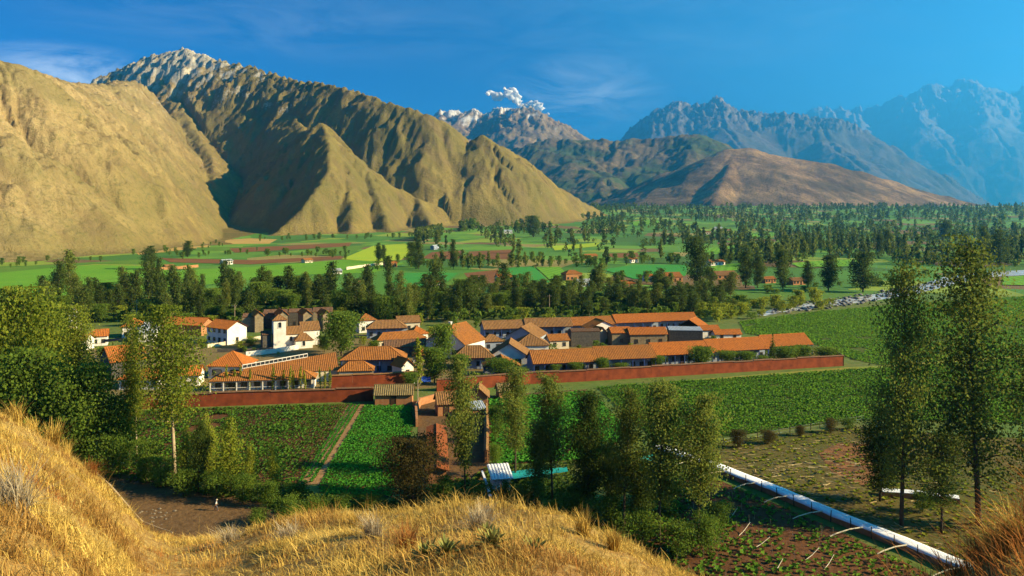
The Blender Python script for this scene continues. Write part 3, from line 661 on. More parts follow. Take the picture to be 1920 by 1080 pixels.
def house(label, eL, eR, eh, D, rise, kind='gable', wall='white', tile='tile', z0=0.0, name='house', cat='house', win=0, doors=0, porch=0.0, post='shadew', skew=0.0, ww=.9, wh=1.1, sill=1.0, arch=False, right_win=0, fw='wood', ov=.45, group=None, chimney=None, two=False):
    A = G(eL[0], eL[1], z0 + eh); B = G(eR[0], eR[1], z0 + eh); v = B - A; L = math.hypot(v.x, v.y); ang = math.atan2(v.y, v.x) + skew
    o = root(name, (A.x, A.y, z0), ang, label, cat, group)
    FOOT.append((A.x + math.cos(ang) * L / 2 - math.sin(ang) * D / 2, A.y + math.sin(ang) * L / 2 + math.cos(ang) * D / 2, max(L, D) * .55))
    w = M[wall]; roof(kind, o, L, D, eh, rise, M[tile])
    x0, x1, y0, y1 = ov, L - ov, ov + porch, D - ov; m = MB(); zt = eh - .02
    if kind == 'gable':
        f = lambda y: eh - .18 + rise * (1 - abs(y - D / 2) / (D / 2)); ym = D / 2; V = []
        for x in (x0, x1): V += [(x, y0, -.3), (x, y1, -.3), (x, y1, f(y1)), (x, ym, f(ym)), (x, y0, f(y0))]
        m.add(V, [[0, 1, 2, 3, 4][::-1], [5, 6, 7, 8, 9], [0, 4, 9, 5][::-1], [1, 2, 7, 6]])
    elif kind == 'gabley':
        f = lambda x: eh - .18 + rise * (1 - abs(x - L / 2) / (L / 2)); xm = L / 2; V = []
        for y in (y0, y1): V += [(x0, y, -.3), (x1, y, -.3), (x1, y, f(x1)), (xm, y, f(xm)), (x0, y, f(x0))]
        m.add(V, [[0, 1, 2, 3, 4], [5, 6, 7, 8, 9][::-1], [0, 4, 9, 5], [1, 2, 7, 6][::-1]])
    elif kind == 'shed':
        f = lambda y: eh - .18 + rise * y / D; V = []
        for x in (x0, x1): V += [(x, y0, -.3), (x, y1, -.3), (x, y1, f(y1)), (x, y0, f(y0))]
        m.add(V, [[0, 1, 2, 3][::-1], [4, 5, 6, 7], [0, 3, 7, 4][::-1], [1, 2, 6, 5]])
    else: m.box(x0, x1, y0, y1, -.3, zt)
    m.build('wall', w, o)
    if porch:
        k = max(2, int(L / 3.2)); g = bpy.data.meshes.new('post')
        pm = MB().box(-.12, .12, -.12, .12, 0, eh - .1).me('post', M[post])
        for i in range(k + 1): link('post', pm, o, (ov + (L - 2 * ov) * i / k, ov * .8, 0))
        MB().box(0.1, L - .1, ov * .8 - .1, ov * .8 + .1, eh - .32, eh - .13).build('lintel', M[post], o)
        if porch > 1: MB().box(ov, L - ov, ov * .8 - .04, ov * .8 + .04, .9, 1.0).build('rail', M[post], o)
    n = win + doors
    for i in range(n):
        x = x0 + (x1 - x0) * (i + .5) / n
        if doors and i == n // 2: window(o, x, 0, 1.0, 2.1, y0, M[fw], door=True)
        else: window(o, x, sill, ww, wh, y0, M[fw], arch)
        if two: window(o, x, sill + 3.0, ww, wh, y0, M[fw])
    for i in range(right_win): window(o, y0 + (y1 - y0) * (i + .5) / right_win, sill, ww, wh, x1, M[fw], face='right')
    if chimney:
        cx, cyy, ch = chimney; MB().box(cx - .4, cx + .4, cyy - .4, cyy + .4, eh, eh + ch).box(cx - .5, cx + .5, cyy - .5, cyy + .5, eh + ch, eh + ch + .2).build('chimney', M['white'], o)
    return o, L
def walls(name, label, pts, h, mat, cop, th=.5, cat='wall', z0=0.0):
    W = [G(px, py, z0) for px, py in pts]; o = root(name, (W[0].x, W[0].y, z0), 0, label, cat); base = W[0]
    for a, b in zip(W[:-1], W[1:]):
        a = a - base; b = b - base; d = (b - a); L = math.hypot(d.x, d.y); ang = math.atan2(d.y, d.x)
        n = max(1, int(round(L / 7)))
        for i in range(n):
            s0, s1 = L * i / n, L * (i + 1) / n; dz = .10 * math.sin(i * 2.3 + L)
            MB().box(s0 + (.015 if i else -.12), s1 - .015, 0, th, -.4, h + dz).build('wall_bay', M[mat], o, (a.x, a.y, 0), (0, 0, ang))
            if cop:
                c = MB(); c.add([(s0, -.22, h + dz), (s1, -.22, h + dz), (s1, th / 2, h + dz + .28), (s0, th / 2, h + dz + .28), (s0, th + .22, h + dz), (s1, th + .22, h + dz)], [[0, 1, 2, 3], [3, 2, 5, 4], [0, 3, 4], [1, 5, 2], [0, 4, 5, 1]])
                c.build('coping', M[cop], o, (a.x, a.y, 0), (0, 0, ang))
    return o
def compound():
    # --- front row on the left
    house('long low tiled gallery with white wall and posts behind the red wall', (390, 716), (592, 710), 2.7, 6.5, 1.7, 'hip', 'white', 'tile', porch=1.5, post='white', win=8, ww=1.2, wh=1.5, sill=.5)
    house('white pavilion under a square pyramid roof of terracotta tiles', (386, 687), (458, 688), 3.4, 10.0, 3.4, 'pyramid', 'white', 'tile_o', win=2, ww=2.4, wh=1.4, name='pavilion', cat='pavilion')
    A = G(454, 704, 2.8); B = G(636, 694, 2.8); v = B - A; L = math.hypot(v.x, v.y); ang = math.atan2(v.y, v.x)
    o = root('hall', (A.x, A.y, 0), ang, 'broad wedge-shaped tiled hall with a white glazed strip along its roof', 'hall'); d0, d1, pt = 3.6, 10.5, .30
    top = lambda f: Vector((L * f, d0 + (d1 - d0) * f, 2.8 + pt * (d0 + (d1 - d0) * f)))
    k = int(L / .25); V = []
    for i in range(k + 1):
        f = i / k; e = Vector((0, -.28, .95)) * (.10 if i % 2 else 0); V += [Vector((L * f, 0, 2.8)) + e, top(f) + e]
    link('roof_slope', pymesh('roof_slope', V, [[2 * i, 2 * i + 2, 2 * i + 3, 2 * i + 1] for i in range(k)], [M['tile']]), o)
    q = [Vector((.3, .3, -.2)), Vector((L - .3, .3, -.2)), Vector((L - .3, d1 - .3, -.2)), Vector((.3, d0 - .2, -.2)), Vector((.3, .3, 2.75)), Vector((L - .3, .3, 2.75)), Vector((L - .3, d1 - .3, 2.7 + pt * d1)), Vector((.3, d0 - .2, 2.7 + pt * d0))]
    link('wall', pymesh('wall', q, [[0, 1, 5, 4], [1, 2, 6, 5], [2, 3, 7, 6], [3, 0, 4, 7]], [M['cream']]), o)
    st = bpy.data.objects.new('clerestory', None); COL.objects.link(st); st.parent = o; n = 15
    for z in (0.05, 1.0): MB().tube([top(0) + Vector((0, 0, z)), top(.68) + Vector((0, 0, z))], .13, 4).build('rail', M['white'], st)
    for i in range(n + 1): MB().tube([top(.68 * i / n) + Vector((0, 0, .05)), top(.68 * i / n) + Vector((0, 0, 1.0))], .10, 4).build('mullion', M['white'], st)
    g0, g1 = top(0) + Vector((0, .12, .05)), top(.68) + Vector((0, .12, .05)); link('glazing', pymesh('glazing', [g0, g1, g1 + Vector((0, 0, .95)), g0 + Vector((0, 0, .95))], [[0, 1, 2, 3]], [M['glass']]), st)
    FOOT.append((A.x + v.x / 2, A.y + v.y / 2 + 4, L * .5))
    house('large hip-roofed hall with shade-blue walls and wide terracotta eaves', (637, 676), (762, 674), 4.2, 10, 2.9, 'hip', 'blue', 'tile', win=6, porch=1.2, name='hall', cat='hall')
    house('small hip-roofed house before the large blue-walled hall', (632, 697), (702, 695), 3.0, 6, 2.1, 'hip', 'cream', 'tile', win=3)
    # --- far left houses
    house('white two-storey house with orange gable roof and brick bay', (384, 613), (432, 617), 5.4, 9, 2.4, 'gable', 'white', 'tile_o', win=3, doors=1, two=True, right_win=1, skew=-.12)
    house('orange-roofed house half hidden behind the tall eucalyptus', (297, 608), (378, 611), 3.8, 9, 2.4, 'gable', 'brick', 'tile_o', win=4, doors=1)
    house('orange-roofed house with a grey sheet annexe behind the trees', (226, 614), (272, 612), 4.0, 9, 2.6, 'hip', 'white', 'tile_o', win=3)
    house('white annexe with a grey zinc lean-to roof', (256, 625), (290, 624), 3.2, 11, 2.4, 'shed', 'white', 'metal', win=2, name='annexe', cat='house')
    house('small orange-roofed white house beside the brick pillars', (168, 632), (204, 630), 3.2, 7, 2.0, 'gable', 'white', 'tile_o', win=2)
    house('orange gabled house with dark gable and blue tarp', (184, 668), (238, 676), 4.4, 10, 3.4, 'gabley', 'stone', 'tile_o', win=1, skew=-.35)
    house('low orange-roofed wing behind the pale eucalyptus trunk', (218, 712), (300, 712), 2.7, 7, 2.2, 'hip', 'white', 'tile_o', win=4)
    house('red-tiled house glimpsed through the eucalyptus crown', (312, 706), (376, 704), 2.8, 7, 2.0, 'gable', 'white', 'tile_o', win=3)
    house('far left orange-roofed house at the edge of the trees', (118, 640), (160, 640), 3.2, 7, 2.0, 'gable', 'white', 'tile_o', win=2)
    for i, (px, py) in enumerate(((132, 622), (141, 618))):
        p = G(px, py); b = root('chimney_stack', (p.x, p.y, 0), 0, ('white chimney stack among the trees, the lower of two', 'white chimney stack among the trees, the taller of two')[i], 'chimney')
        MB().box(-.45, .45, -.45, .45, 0, 6.0 + i * 1.5).build('shaft', M['white'], b); MB().box(-.6, .6, -.6, .6, 6.0 + i * 1.5, 6.3 + i * 1.5).build('cap', M['white'], b)
    # --- church
    p = G(513, 656); q = G(537, 655); o = root('church', (p.x, p.y, 0), .42, 'white church with a square bell tower and brown tiled nave roofs', 'church')
    tw = q.x - p.x; tw = max(tw, 4.0)
    tower = MB().box(0, tw, 0, tw, -.2, 9.4).build('tower', M['white'], o)
    cn = MB().box(-.2, tw + .2, -.2, tw + .2, 9.4, 9.65).build('cornice', M['white'], tower)
    rt = bpy.data.objects.new('tower_roof', None); COL.objects.link(rt); rt.parent = o; rt.location = (-.45, -.45, 0)
    roof('pyramid', rt, tw + .9, tw + .9, 9.65, 1.7, M['tile_b'])
    window(o, tw / 2, 7.2, 1.0, 1.3, 0, M['white'], arch=True); window(o, tw * .5, 7.2, 1.0, 1.3, tw, M['white'], face='right')
    def block(x, y, L, D, eh, rise, kind, wall, tile, wins):
        b = MB(); f = eh - .15 + rise
        if kind == 'gable': b.add([(x + .3, y + .3, -.2), (x + L - .3, y + .3, -.2), (x + L - .3, y + D - .3, -.2), (x + .3, y + D - .3, -.2), (x + .3, y + .3, eh), (x + L - .3, y + .3, eh), (x + L - .3, y + D - .3, eh), (x + .3, y + D - .3, eh), (x + .3, y + D / 2, f), (x + L - .3, y + D / 2, f)],
                                  [[0, 1, 5, 4], [2, 3, 7, 6], [1, 2, 6, 9, 5], [3, 0, 4, 8, 7]])
        else: b.box(x + .3, x + L - .3, y + .3, y + D - .3, -.2, eh)
        b.build('nave_wall', M[wall], o)
        e = bpy.data.objects.new('nave_roof', None); COL.objects.link(e); e.parent = o; e.location = (x, y, 0); roof(kind, e, L, D, eh, rise, M[tile])
        for wx, wz in wins: window(o, x + wx, wz, .9, 1.1, y + .3, M['white'], arch=True)
    block(tw - .2, 2.2, 6.4, 7, 4.4, 2.2, 'gable', 'white', 'tile_b', [(2.2, 2.2)])
    block(tw + 5.6, 4.5, 6.6, 7.5, 5.0, 2.6, 'gable', 'white', 'tile_b', [(2.0, 2.2)])
    block(tw + 2.6, -1.5, 6.2, 4.5, 2.6, 2.2, 'hip', 'white', 'tile_b', [(3.0, .9)])
    block(-3.6, 1.0, 3.4, 6, 5.0, .8, 'gable', 'stone', 'tile_d', [])
    FOOT.append((p.x + 6, p.y + 5, 12))
    # --- stone enclosures behind the church
    for i, (x0, x1, y, lb, wl) in enumerate(((453, 491, 622, 'dark stone hall beside the white two-storey house', 'tanstone'), (492, 538, 616, 'dark stone hall behind the church tower', 'stone'), (540, 588, 613, 'dark stone hall behind the church nave', 'stone'), (586, 624, 612, 'dark stone hall at the end of the row behind the church', 'tanstone'))):
        house(lb, (x0, y - 27), (x1, y - 28), 5.6, 9, .9 + .3 * (i % 2), 'gable', wl, 'tile_d', name='stone_hall', cat='hall', ov=.1, win=2 if i % 2 == 0 else 0, ww=.7, wh=1.6, sill=.2)
    for i, (px, py) in enumerate(((484, 594), (530, 592), (575, 591), (612, 592))):
        house(('small orange gable peeping over the first stone hall', 'small orange gable peeping over the stone halls behind the tower', 'small orange gable peeping over the third stone hall', 'small orange gable over the last stone hall')[i], (px - 8, py), (px + 12, py), 6.0, 9, 1.8, 'gabley', 'tanstone', 'tile_o', skew=.5, name='gable_house')
    # --- middle of the compound
    house('small hip-roofed house at the back beside the big round tree', (672, 602), (708, 600), 4.6, 7, 2.2, 'hip', 'white', 'tile', win=2)
    house('shade-blue-walled house with a brown striped roof and yellow hip end', (686, 617), (764, 615), 3.6, 7.5, 2.6, 'hip', 'blue', 'tile_b', win=5, porch=1.0)
    house('low house with an orange gable end before the blue-walled house', (706, 640), (800, 633), 3.0, 6.5, 2.2, 'hip', 'cream', 'tile', win=4)
    house('dark-roofed low house behind the large hip-roofed hall', (720, 652), (802, 649), 3.0, 6, 1.9, 'gable', 'stone', 'tile_d', win=4)
    house('tall gabled house with white front and bright yellow roof slope', (795, 640), (886, 640), 4.6, 13, 5.2, 'gabley', 'white', 'tile', skew=-.5, win=2, ww=2.0, wh=1.6, chimney=(4, 9, 5.2))
    house('hip-roofed house right of the round tree in the court', (848, 672), (928, 671), 3.4, 8, 3.0, 'hip', 'blue', 'tile_b', win=4, porch=1.2)
    house('gabled house with dark front slope in the central cluster', (918, 667), (985, 662), 3.6, 11, 3.6, 'gabley', 'white', 'tile_b', skew=-.45, win=2, ww=1.6, wh=1.6)
    house('square hip-roofed house with white walls in the central cluster', (963, 649), (1032, 648), 3.4, 9, 3.2, 'pyramid', 'white', 'tile_b', win=3)
    house('upper gabled house with a yellow right slope in the central cluster', (945, 631), (1012, 630), 3.8, 12, 3.4, 'gabley', 'blue', 'tile_b', skew=-.4, win=2, ww=1.4, wh=1.8)
    house('small hip-roofed porch house joined to the long front wing', (905, 688), (975, 684), 2.8, 6, 2.4, 'gabley', 'blue', 'tile', skew=-.2, porch=1.2, win=1)
    house('small orange-roofed house behind the tall poplar', (772, 628), (806, 625), 3.0, 7, 2.4, 'hip', 'white', 'tile_o', win=2)
    house('small brown-roofed house left of the tall gabled house', (745, 606), (790, 604), 3.4, 7, 2.2, 'gable', 'cream', 'tile_b', win=3)
    house('low tiled porch between the hip-roofed hall and the court trees', (772, 668), (812, 667), 2.8, 6, 2.0, 'hip', 'cream', 'tile_o', win=2)
    house('small gabled annexe joined to the large hip-roofed hall', (752, 690), (784, 688), 3.0, 6, 2.2, 'gabley', 'white', 'tile_o', skew=.35, win=1)
    house('small tiled lodge before the darker end of the rear wing', (905, 642), (946, 640), 3.0, 6, 2.0, 'hip', 'blue', 'tile_b', win=2)
    house('narrow tiled lodge between central cluster and stone block', (1030, 640), (1070, 638), 2.8, 6, 1.8, 'gable', 'cream', 'tile', win=2)
    # --- long rear wing in steps
    R = [((907, 618), (990, 615), 'tile_b'), ((985, 614), (1075, 612), 'tile_b'), ((1070, 611), (1160, 607), 'tile'), ((1155, 606), (1240, 603), 'tile_o'), ((1236, 602), (1310, 600), 'tile_o')]
    N1 = ['westmost', 'second', 'middle', 'fourth', 'last']
    for i, (a, b, t_) in enumerate(R):
        house(f'long rear wing with terracotta roof, {("the end by the tall gabled house", "next to its darker end", "its middle stretch", "the stretch behind the stone blocks", "the end nearest the river field")[i]}', a, b, 3.6 + .25 * (i % 2), 8.5, 2.5 + .2 * (i % 2), 'gable', 'blue', t_, name='guest_wing', cat='wing', porch=1.4, win=5, doors=1, group=None)
    # --- long front wing in steps
    Q = [((999, 683), (1124, 678), 'tile'), ((1119, 675), (1233, 671), 'tile'), ((1228, 667), (1340, 662), 'tile_o'), ((1334, 660), (1444, 654), 'tile_o'), ((1440, 651), (1526, 646), 'tile_o')]
    for i, (a, b, t_) in enumerate(Q):
        house(f'long front wing with terracotta roof, {("its end beside the central cluster", "the second stretch from the cluster", "the middle stretch behind the round bush", "the stretch with the small conifer", "the far end above the wall corner")[i]}', a, b, 3.2 + .3 * (i % 2), 9.5, 3.0, 'gable', 'blue', t_, name='guest_wing', cat='wing', porch=1.6, win=6, doors=1)
    # --- stone blocks in the right court
    house('dark stone block with a white edge in the court', (1071, 622), (1126, 621), 5.2, 6, .6, 'gable', 'stone', 'tile_d', name='stone_house', ov=.1)
    house('small orange-roofed white hut at the end of the dark stone block', (1120, 628), (1146, 627), 3.0, 6, 2.4, 'gabley', 'cream', 'tile_o', skew=.3)
    house('gabled entrance house rising behind the court', (1104, 617), (1152, 612), 4.4, 8, 2.6, 'gabley', 'white', 'tile', skew=-.3, win=1)
    house('tan stone house under a rust tiled roof', (1146, 625), (1186, 624), 4.2, 7, 1.6, 'gable', 'tanstone', 'tile_o', name='stone_house', win=1)
    house('long rust-roofed stone house with a white gable end', (1180, 628), (1253, 627), 3.8, 7, 2.0, 'gable', 'tanstone', 'tile_o', name='stone_house', win=3)
    house('flat grey stone block with a white parapet', (1254, 619), (1318, 620), 4.8, 7, .4, 'shed', 'stone', 'metal', name='stone_house', ov=.05)
    house('open gabled porch house at the end of the rear wing', (1270, 611), (1316, 613), 3.6, 9, 2.6, 'gabley', 'wood', 'tile_o', skew=-.2, win=1, porch=1.5, post='white')
    house('small white hut with an orange roof beside the river field', (1313, 620), (1352, 619), 2.8, 5, 1.5, 'gable', 'white', 'tile_o', win=1)
    house('low white hut with an orange roof at the field corner', (1340, 628), (1393, 627), 2.4, 5, 1.5, 'gable', 'white', 'tile_o', win=2)
    # --- walls
    walls('compound_wall', 'long red earth wall along the left field', [(235, 768), (400, 762), (560, 756), (700, 752)], 3.1, 'red', 'tile_d')
    walls('compound_wall', 'raised red wall with tiled coping above the shed', [(622, 729), (700, 726), (778, 722)], 3.4, 'red', 'tile_b')
    walls('compound_wall', 'long red wall running to the corner by the green fields', [(820, 734), (905, 728), (995, 720), (1100, 715), (1300, 703), (1450, 694), (1582, 686)], 3.0, 'red', 'tile_d')
    walls('compound_wall', 'short red return wall at the far field corner', [(1582, 686), (1568, 676), (1540, 668)], 2.8, 'red', 'tile_d')
    walls('compound_wall', 'white colonnade wall round the church court', [(462, 668), (520, 662), (560, 655)], 1.5, 'white', None, .3)
    walls('retaining_wall', 'low white-edged terrace wall below the two-storey house', [(390, 652), (450, 643), (505, 634)], 1.2, 'cream', None, .4)
    walls('retaining_wall', 'stone terrace wall by the church court', [(408, 661), (455, 660), (512, 657)], 1.0, 'stone', None, .4)
    # --- sheds in front
    house('brown thatched shed against the red wall', (699, 742), (776, 741), 2.3, 5.5, 2.0, 'gable', 'brick', 'thatch', name='shed', cat='shed', doors=1)
    house('small farm shed with a brown tiled roof beside the yard', (818, 760), (857, 757), 2.6, 6, 2.2, 'gable', 'brick', 'tile_b', name='shed', cat='shed', doors=1, skew=-.1)
    house('farm shed with a bright yellow right roof slope', (878, 746), (917, 744), 2.6, 7, 2.2, 'gabley', 'brick', 'tile_b', name='shed', cat='shed', skew=-.2)
    house('grey zinc lean-to beside the farm sheds', (884, 768), (913, 766), 2.2, 4, .9, 'shed', 'brick', 'metal', name='lean_to', cat='shed')
    house('thatched hut by the long red wall', (934, 735), (964, 733), 2.0, 4, 1.6, 'gable', 'brick', 'thatch', name='hut', cat='hut', doors=1)
    house('long narrow shed with a rust tile roof running towards the hill', (797, 884), (842, 883.6), 2.2, 28, .6, 'gabley', 'brick', 'tile_r', name='shed', cat='shed', skew=.07)
    walls('garden_wall', 'crumbling adobe wall between the sheds and the terraced field', [(914, 868), (915, 820), (913, 775)], 2.2, 'brick', 'tile_b', .5)
    walls('garden_wall', 'low adobe wall along the yard beside the bright field', [(784, 800), (782, 775), (790, 760), (818, 752)], 1.8, 'brick', None, .5)
    house('little hut with a white plastic roof by the teal tarp', (922, 900), (963, 897), 2.2, 4.2, 1.2, 'shed', 'plastic', 'plastic', name='hut', cat='hut')
compound()
# ------------------------------------------------------------------ trees and plants
LM = dict(
    olive=leafmat('eucalyptus_leaf', (.07, .095, .018), (.24, .27, .050)),
    bright=leafmat('sunny_leaf', (.085, .125, .014), (.30, .33, .040)),
    gold=leafmat('golden_leaf', (.10, .11, .012), (.30, .27, .035)),
    dark=leafmat('dark_leaf', (.036, .06, .013), (.125, .165, .032)),
    green=leafmat('shrub_leaf', (.055, .105, .016), (.18, .25, .034)),
    lime=leafmat('lime_leaf', (.12, .16, .014), (.33, .35, .04)),
    brown=leafmat('brown_leaf', (.045, .035, .012), (.12, .095, .03)),
)
BARK = dict(pale=simple('pale_bark', (.42, .33, .22), (.25, .18, .11), 1.5, .9, .3), dark=simple('dark_bark', (.10, .075, .05), (.06, .045, .03), 1.5, .9, .3))
def tree_mesh(seed, shape='euca', H=20., R=3.5, base=.25, nleaf=5000, leaf=.34, nbr=46, tr=.26, bark='pale', foliage='olive', clump=.22, lean=.03, join=False, fork=False):
    r = np.random.default_rng(seed); mb = MB()
    ph = r.uniform(0, 6.28, 4); 
    def axis(h):
        k = h / H
        return np.array([H * lean * (math.sin(2.2 * k + ph[0]) - math.sin(ph[0])) * k ** .5, H * lean * (math.sin(2.6 * k + ph[1]) - math.sin(ph[1])) * k ** .5, h])
    hs = np.linspace(0, H * .97, 9 if not join else 4); mb.tube([axis(h) for h in hs], [tr * (1 - .93 * (h / H)) + .01 for h in hs], 7 if not join else 4)
    cl = []
    for i in range(nbr):
        k = (i + r.uniform(0, 1)) / nbr; rel = k
        if shape == 'euca': pr = (.42 + .58 * math.sin(math.pi * min(1, rel ** .75 * .93 + .03))) * r.uniform(.45, 1.2)
        elif shape == 'cone': pr = (1.04 - rel) ** .8 * r.uniform(.7, 1.1)
        elif shape == 'plume': pr = (1.08 - rel) ** .7 * (.35 + .65 * min(1, rel * 4)) * r.uniform(.45, 1.2)
        elif shape == 'poplar': pr = (.35 + .65 * math.sin(math.pi * (rel * .85 + .08))) * r.uniform(.75, 1.1)
        else: pr = math.sqrt(max(.02, 1 - (2 * rel - 1) ** 2)) * r.uniform(.55, 1.1)
        h0 = H * (base + (.97 - base) * rel); az = i * 2.4 + r.normal(0, .5); ln = R * pr; up = r.uniform(.25, .9) if shape != 'cone' else r.uniform(-.1, .3)
        if shape == 'poplar': up = 1.6
        d = np.array([math.cos(az), math.sin(az), up]); d /= np.linalg.norm(d); a = axis(h0); b = a + d * ln
        if not join and ln > .5 * R * .5: mb.tube([a, (a + b) / 2 + [0, 0, .06 * ln], b], [tr * .30 * (1 - .6 * rel), tr * .17, .02], 4)
        for q in (.35, .65, .95) if shape != 'round' else (.5, .8, 1.0):
            cl.append((a + (b - a) * q, ln * .32 + R * .12, pr))
    cl.append((axis(H * .96), R * .2, .5)); cl.append((axis(H * .985), R * .12, .3))
    C = np.array([c[0] for c in cl]); S = np.array([c[1] for c in cl]) * clump / .22; w = np.array([c[2] for c in cl]) ** 1.2; w /= w.sum()
    keep = r.random(len(C)) > .22; w = w * keep; w /= w.sum()
    idx = r.choice(len(C), nleaf, p=w); cv = r.random(len(C))
    P0 = C[idx] + r.normal(0, 1, (nleaf, 3)) * (S[idx] * .55)[:, None] * np.array([1, 1, .8])
    P0[:, 2] = np.clip(P0[:, 2], .15, H * 1.02)
    # leaves face outward from their clump, so that each clump has a sunny and a shady side
    nn = (P0 - C[idx]) / (S[idx] * .55)[:, None] * .8 + r.normal(0, .75, (nleaf, 3)); nn[:, 2] += .25; nn /= np.linalg.norm(nn, axis=1)[:, None] + 1e-9
    t = r.normal(0, 1, (nleaf, 3)); t[:, 2] -= .4; u = np.cross(nn, t); u /= np.linalg.norm(u, axis=1)[:, None] + 1e-9; v = np.cross(nn, u)
    sz = leaf * r.uniform(.6, 1.4, nleaf)[:, None]; u = u * sz; v = v * sz * .42
    Q = np.stack([P0 - u * .5, P0 + v, P0 + u * .5, P0 - v], 1).reshape(-1, 3)
    val = .68 * cv[idx] + .32 * r.random(nleaf)
    LF = np.arange(len(Q)).reshape(-1, 4)
    if join:
        tv = np.array(mb.v); tf = np.array([f for f in mb.f if len(f) == 4]); 
        return None, mesh('tree', np.concatenate([tv, Q]), np.concatenate([tf, LF + len(tv)]), [BARK[bark], LM[foliage]], False, np.concatenate([np.zeros(len(tf)), val]), np.concatenate([np.zeros(len(tf)), np.ones(len(LF))]))
    return mb.me('trunk', BARK[bark], True), mesh('crown', Q, LF, [LM[foliage]], False, val)
TM = {}
def T(key, n, **kw):
    TM[key] = [(tree_mesh(hash_i(key) + i * 13, **kw), kw.get('H', 20.), kw.get('R', 3.5)) for i in range(n)]
def hash_i(s): return sum(ord(c) * (i + 3) for i, c in enumerate(s)) % 9999
T('euca_tall', 3, H=30, R=5.2, base=.16, nleaf=12500, leaf=.33, nbr=56, tr=.34, bark='dark', foliage='olive', clump=.27)
T('euca_row', 4, H=20, R=3.1, base=.26, nleaf=9000, leaf=.27, nbr=44, tr=.19, bark='dark', foliage='olive', clump=.26)
T('euca_dense', 2, H=20, R=3.6, base=.12, nleaf=14000, leaf=.30, nbr=60, tr=.2, bark='dark', foliage='dark', clump=.28)
T('euca_sun', 3, H=22, R=4.6, base=.30, nleaf=12000, leaf=.29, nbr=46, tr=.30, bark='pale', foliage='bright', clump=.28)
T('mass', 3, H=22, R=7.0, base=.10, nleaf=13000, leaf=.46, nbr=70, tr=.35, shape='round', bark='dark', foliage='bright', clump=.24)
T('mass_dark', 2, H=18, R=6.0, base=.06, nleaf=10500, leaf=.46, nbr=60, tr=.3, shape='round', bark='dark', foliage='green', clump=.26)
T('feather', 3, H=12, R=2.9, base=.06, nleaf=5200, leaf=.27, nbr=50, tr=.13, shape='plume', bark='pale', foliage='lime', clump=.30)
T('brush', 4, H=6, R=3.4, base=.05, nleaf=3600, leaf=.28, nbr=22, tr=.12, shape='round', bark='dark', foliage='green', clump=.26)
T('broom', 1, H=10, R=5.5, base=.04, nleaf=13000, leaf=.28, nbr=70, tr=.2, shape='round', bark='dark', foliage='brown', clump=.24)
T('garden', 3, H=8, R=4.0, base=.12, nleaf=5200, leaf=.36, nbr=44, tr=.2, shape='round', bark='dark', foliage='green', clump=.26)
T('sapling', 2, H=6, R=.42, base=.05, nleaf=420, leaf=.28, nbr=20, tr=.05, shape='poplar', bark='pale', foliage='lime', clump=.4)
T('conifer', 1, H=9, R=2.2, base=.08, nleaf=1800, leaf=.3, nbr=40, tr=.12, shape='cone', bark='dark', foliage='dark', clump=.2)
T('belt', 6, H=20, R=3.6, base=.12, nleaf=2600, leaf=.62, nbr=42, tr=.2, bark='pale', foliage='dark', clump=.27)
T('belt_b', 3, H=20, R=4.0, base=.10, nleaf=2600, leaf=.62, nbr=42, tr=.2, bark='pale', foliage='olive', clump=.28)
T('big_dark', 3, H=24, R=6.0, base=.08, nleaf=5200, leaf=.7, nbr=50, tr=.4, bark='dark', foliage='dark', clump=.24)
T('far', 6, H=18, R=4.2, base=.06, nleaf=430, leaf=1.6, nbr=26, tr=.25, bark='dark', foliage='olive', clump=.27, join=True)
T('far_dark', 4, H=20, R=3.6, base=.06, nleaf=430, leaf=1.6, nbr=26, tr=.25, bark='dark', foliage='dark', clump=.27, join=True)
T('bush', 4, H=6, R=4.2, base=.03, nleaf=320, leaf=1.05, nbr=20, tr=.2, shape='round', bark='dark', foliage='green', clump=.27, join=True)
T('bush_lime', 3, H=6, R=4.0, base=.03, nleaf=520, leaf=.8, nbr=20, tr=.2, shape='round', bark='dark', foliage='lime', clump=.27, join=True)
T('far_lo', 5, H=18, R=4.6, base=.04, nleaf=62, leaf=3.4, nbr=20, tr=.25, bark='dark', foliage='green', clump=.25, join=True)
T('bush_lo', 4, H=6, R=4.4, base=.02, nleaf=36, leaf=2.2, nbr=10, tr=.2, shape='round', bark='dark', foliage='green', clump=.3, join=True)
_tc = [0]
def tree(key, p, h, wid, label, group=None, name='eucalyptus_tree', cat='tree', var=None):
    """one tree of height h and crown width wid at p"""
    _tc[0] += 1; i = _tc[0]
    (tr, cr), H, R = TM[key][(i if var is None else var) % len(TM[key])]
    sz = h / H; sx = .76 * wid / (2 * R) if wid else sz; rz = (i * 2.399) % 6.283
    if tr is None: o = link(name, cr, None, p, (0, 0, rz), (sx, sx, sz)); return tag(o, label, cat, group)
    o = bpy.data.objects.new(name, None); COL.objects.link(o); o.location = p; o.rotation_euler = (0, 0, rz); o.scale = (sx, sx, sz); tag(o, label, cat, group)
    link('trunk', tr, o); link('crown', cr, o); return o
def tpx(key, px, base, top, wpx, label, group=None, name='eucalyptus_tree', var=None, z=None, cat='tree'):
    p = on_floor(px, base) if z is None else G(px, base, z); d = p.y
    return tree(key, p, (base - top) / F * d, wpx / F * d if wpx else 0, label, group, name, cat, var)
BELT = [(180, 'behind the big bright left trees'), (300, 'behind the zinc-roofed annexe'), (400, 'behind the white two-storey house'), (500, 'behind the first stone hall'), (600, 'behind the church'), (700, 'behind the big round garden tree'), (800, 'behind the blue-walled house'), (900, 'behind the tall gabled house'), (1000, 'behind the dark end of the rear wing'), (1100, 'behind the middle of the rear wing'), (1200, 'behind the orange stretch of the rear wing'), (1300, 'behind the end of the rear wing'), (9999, 'near the river end')]
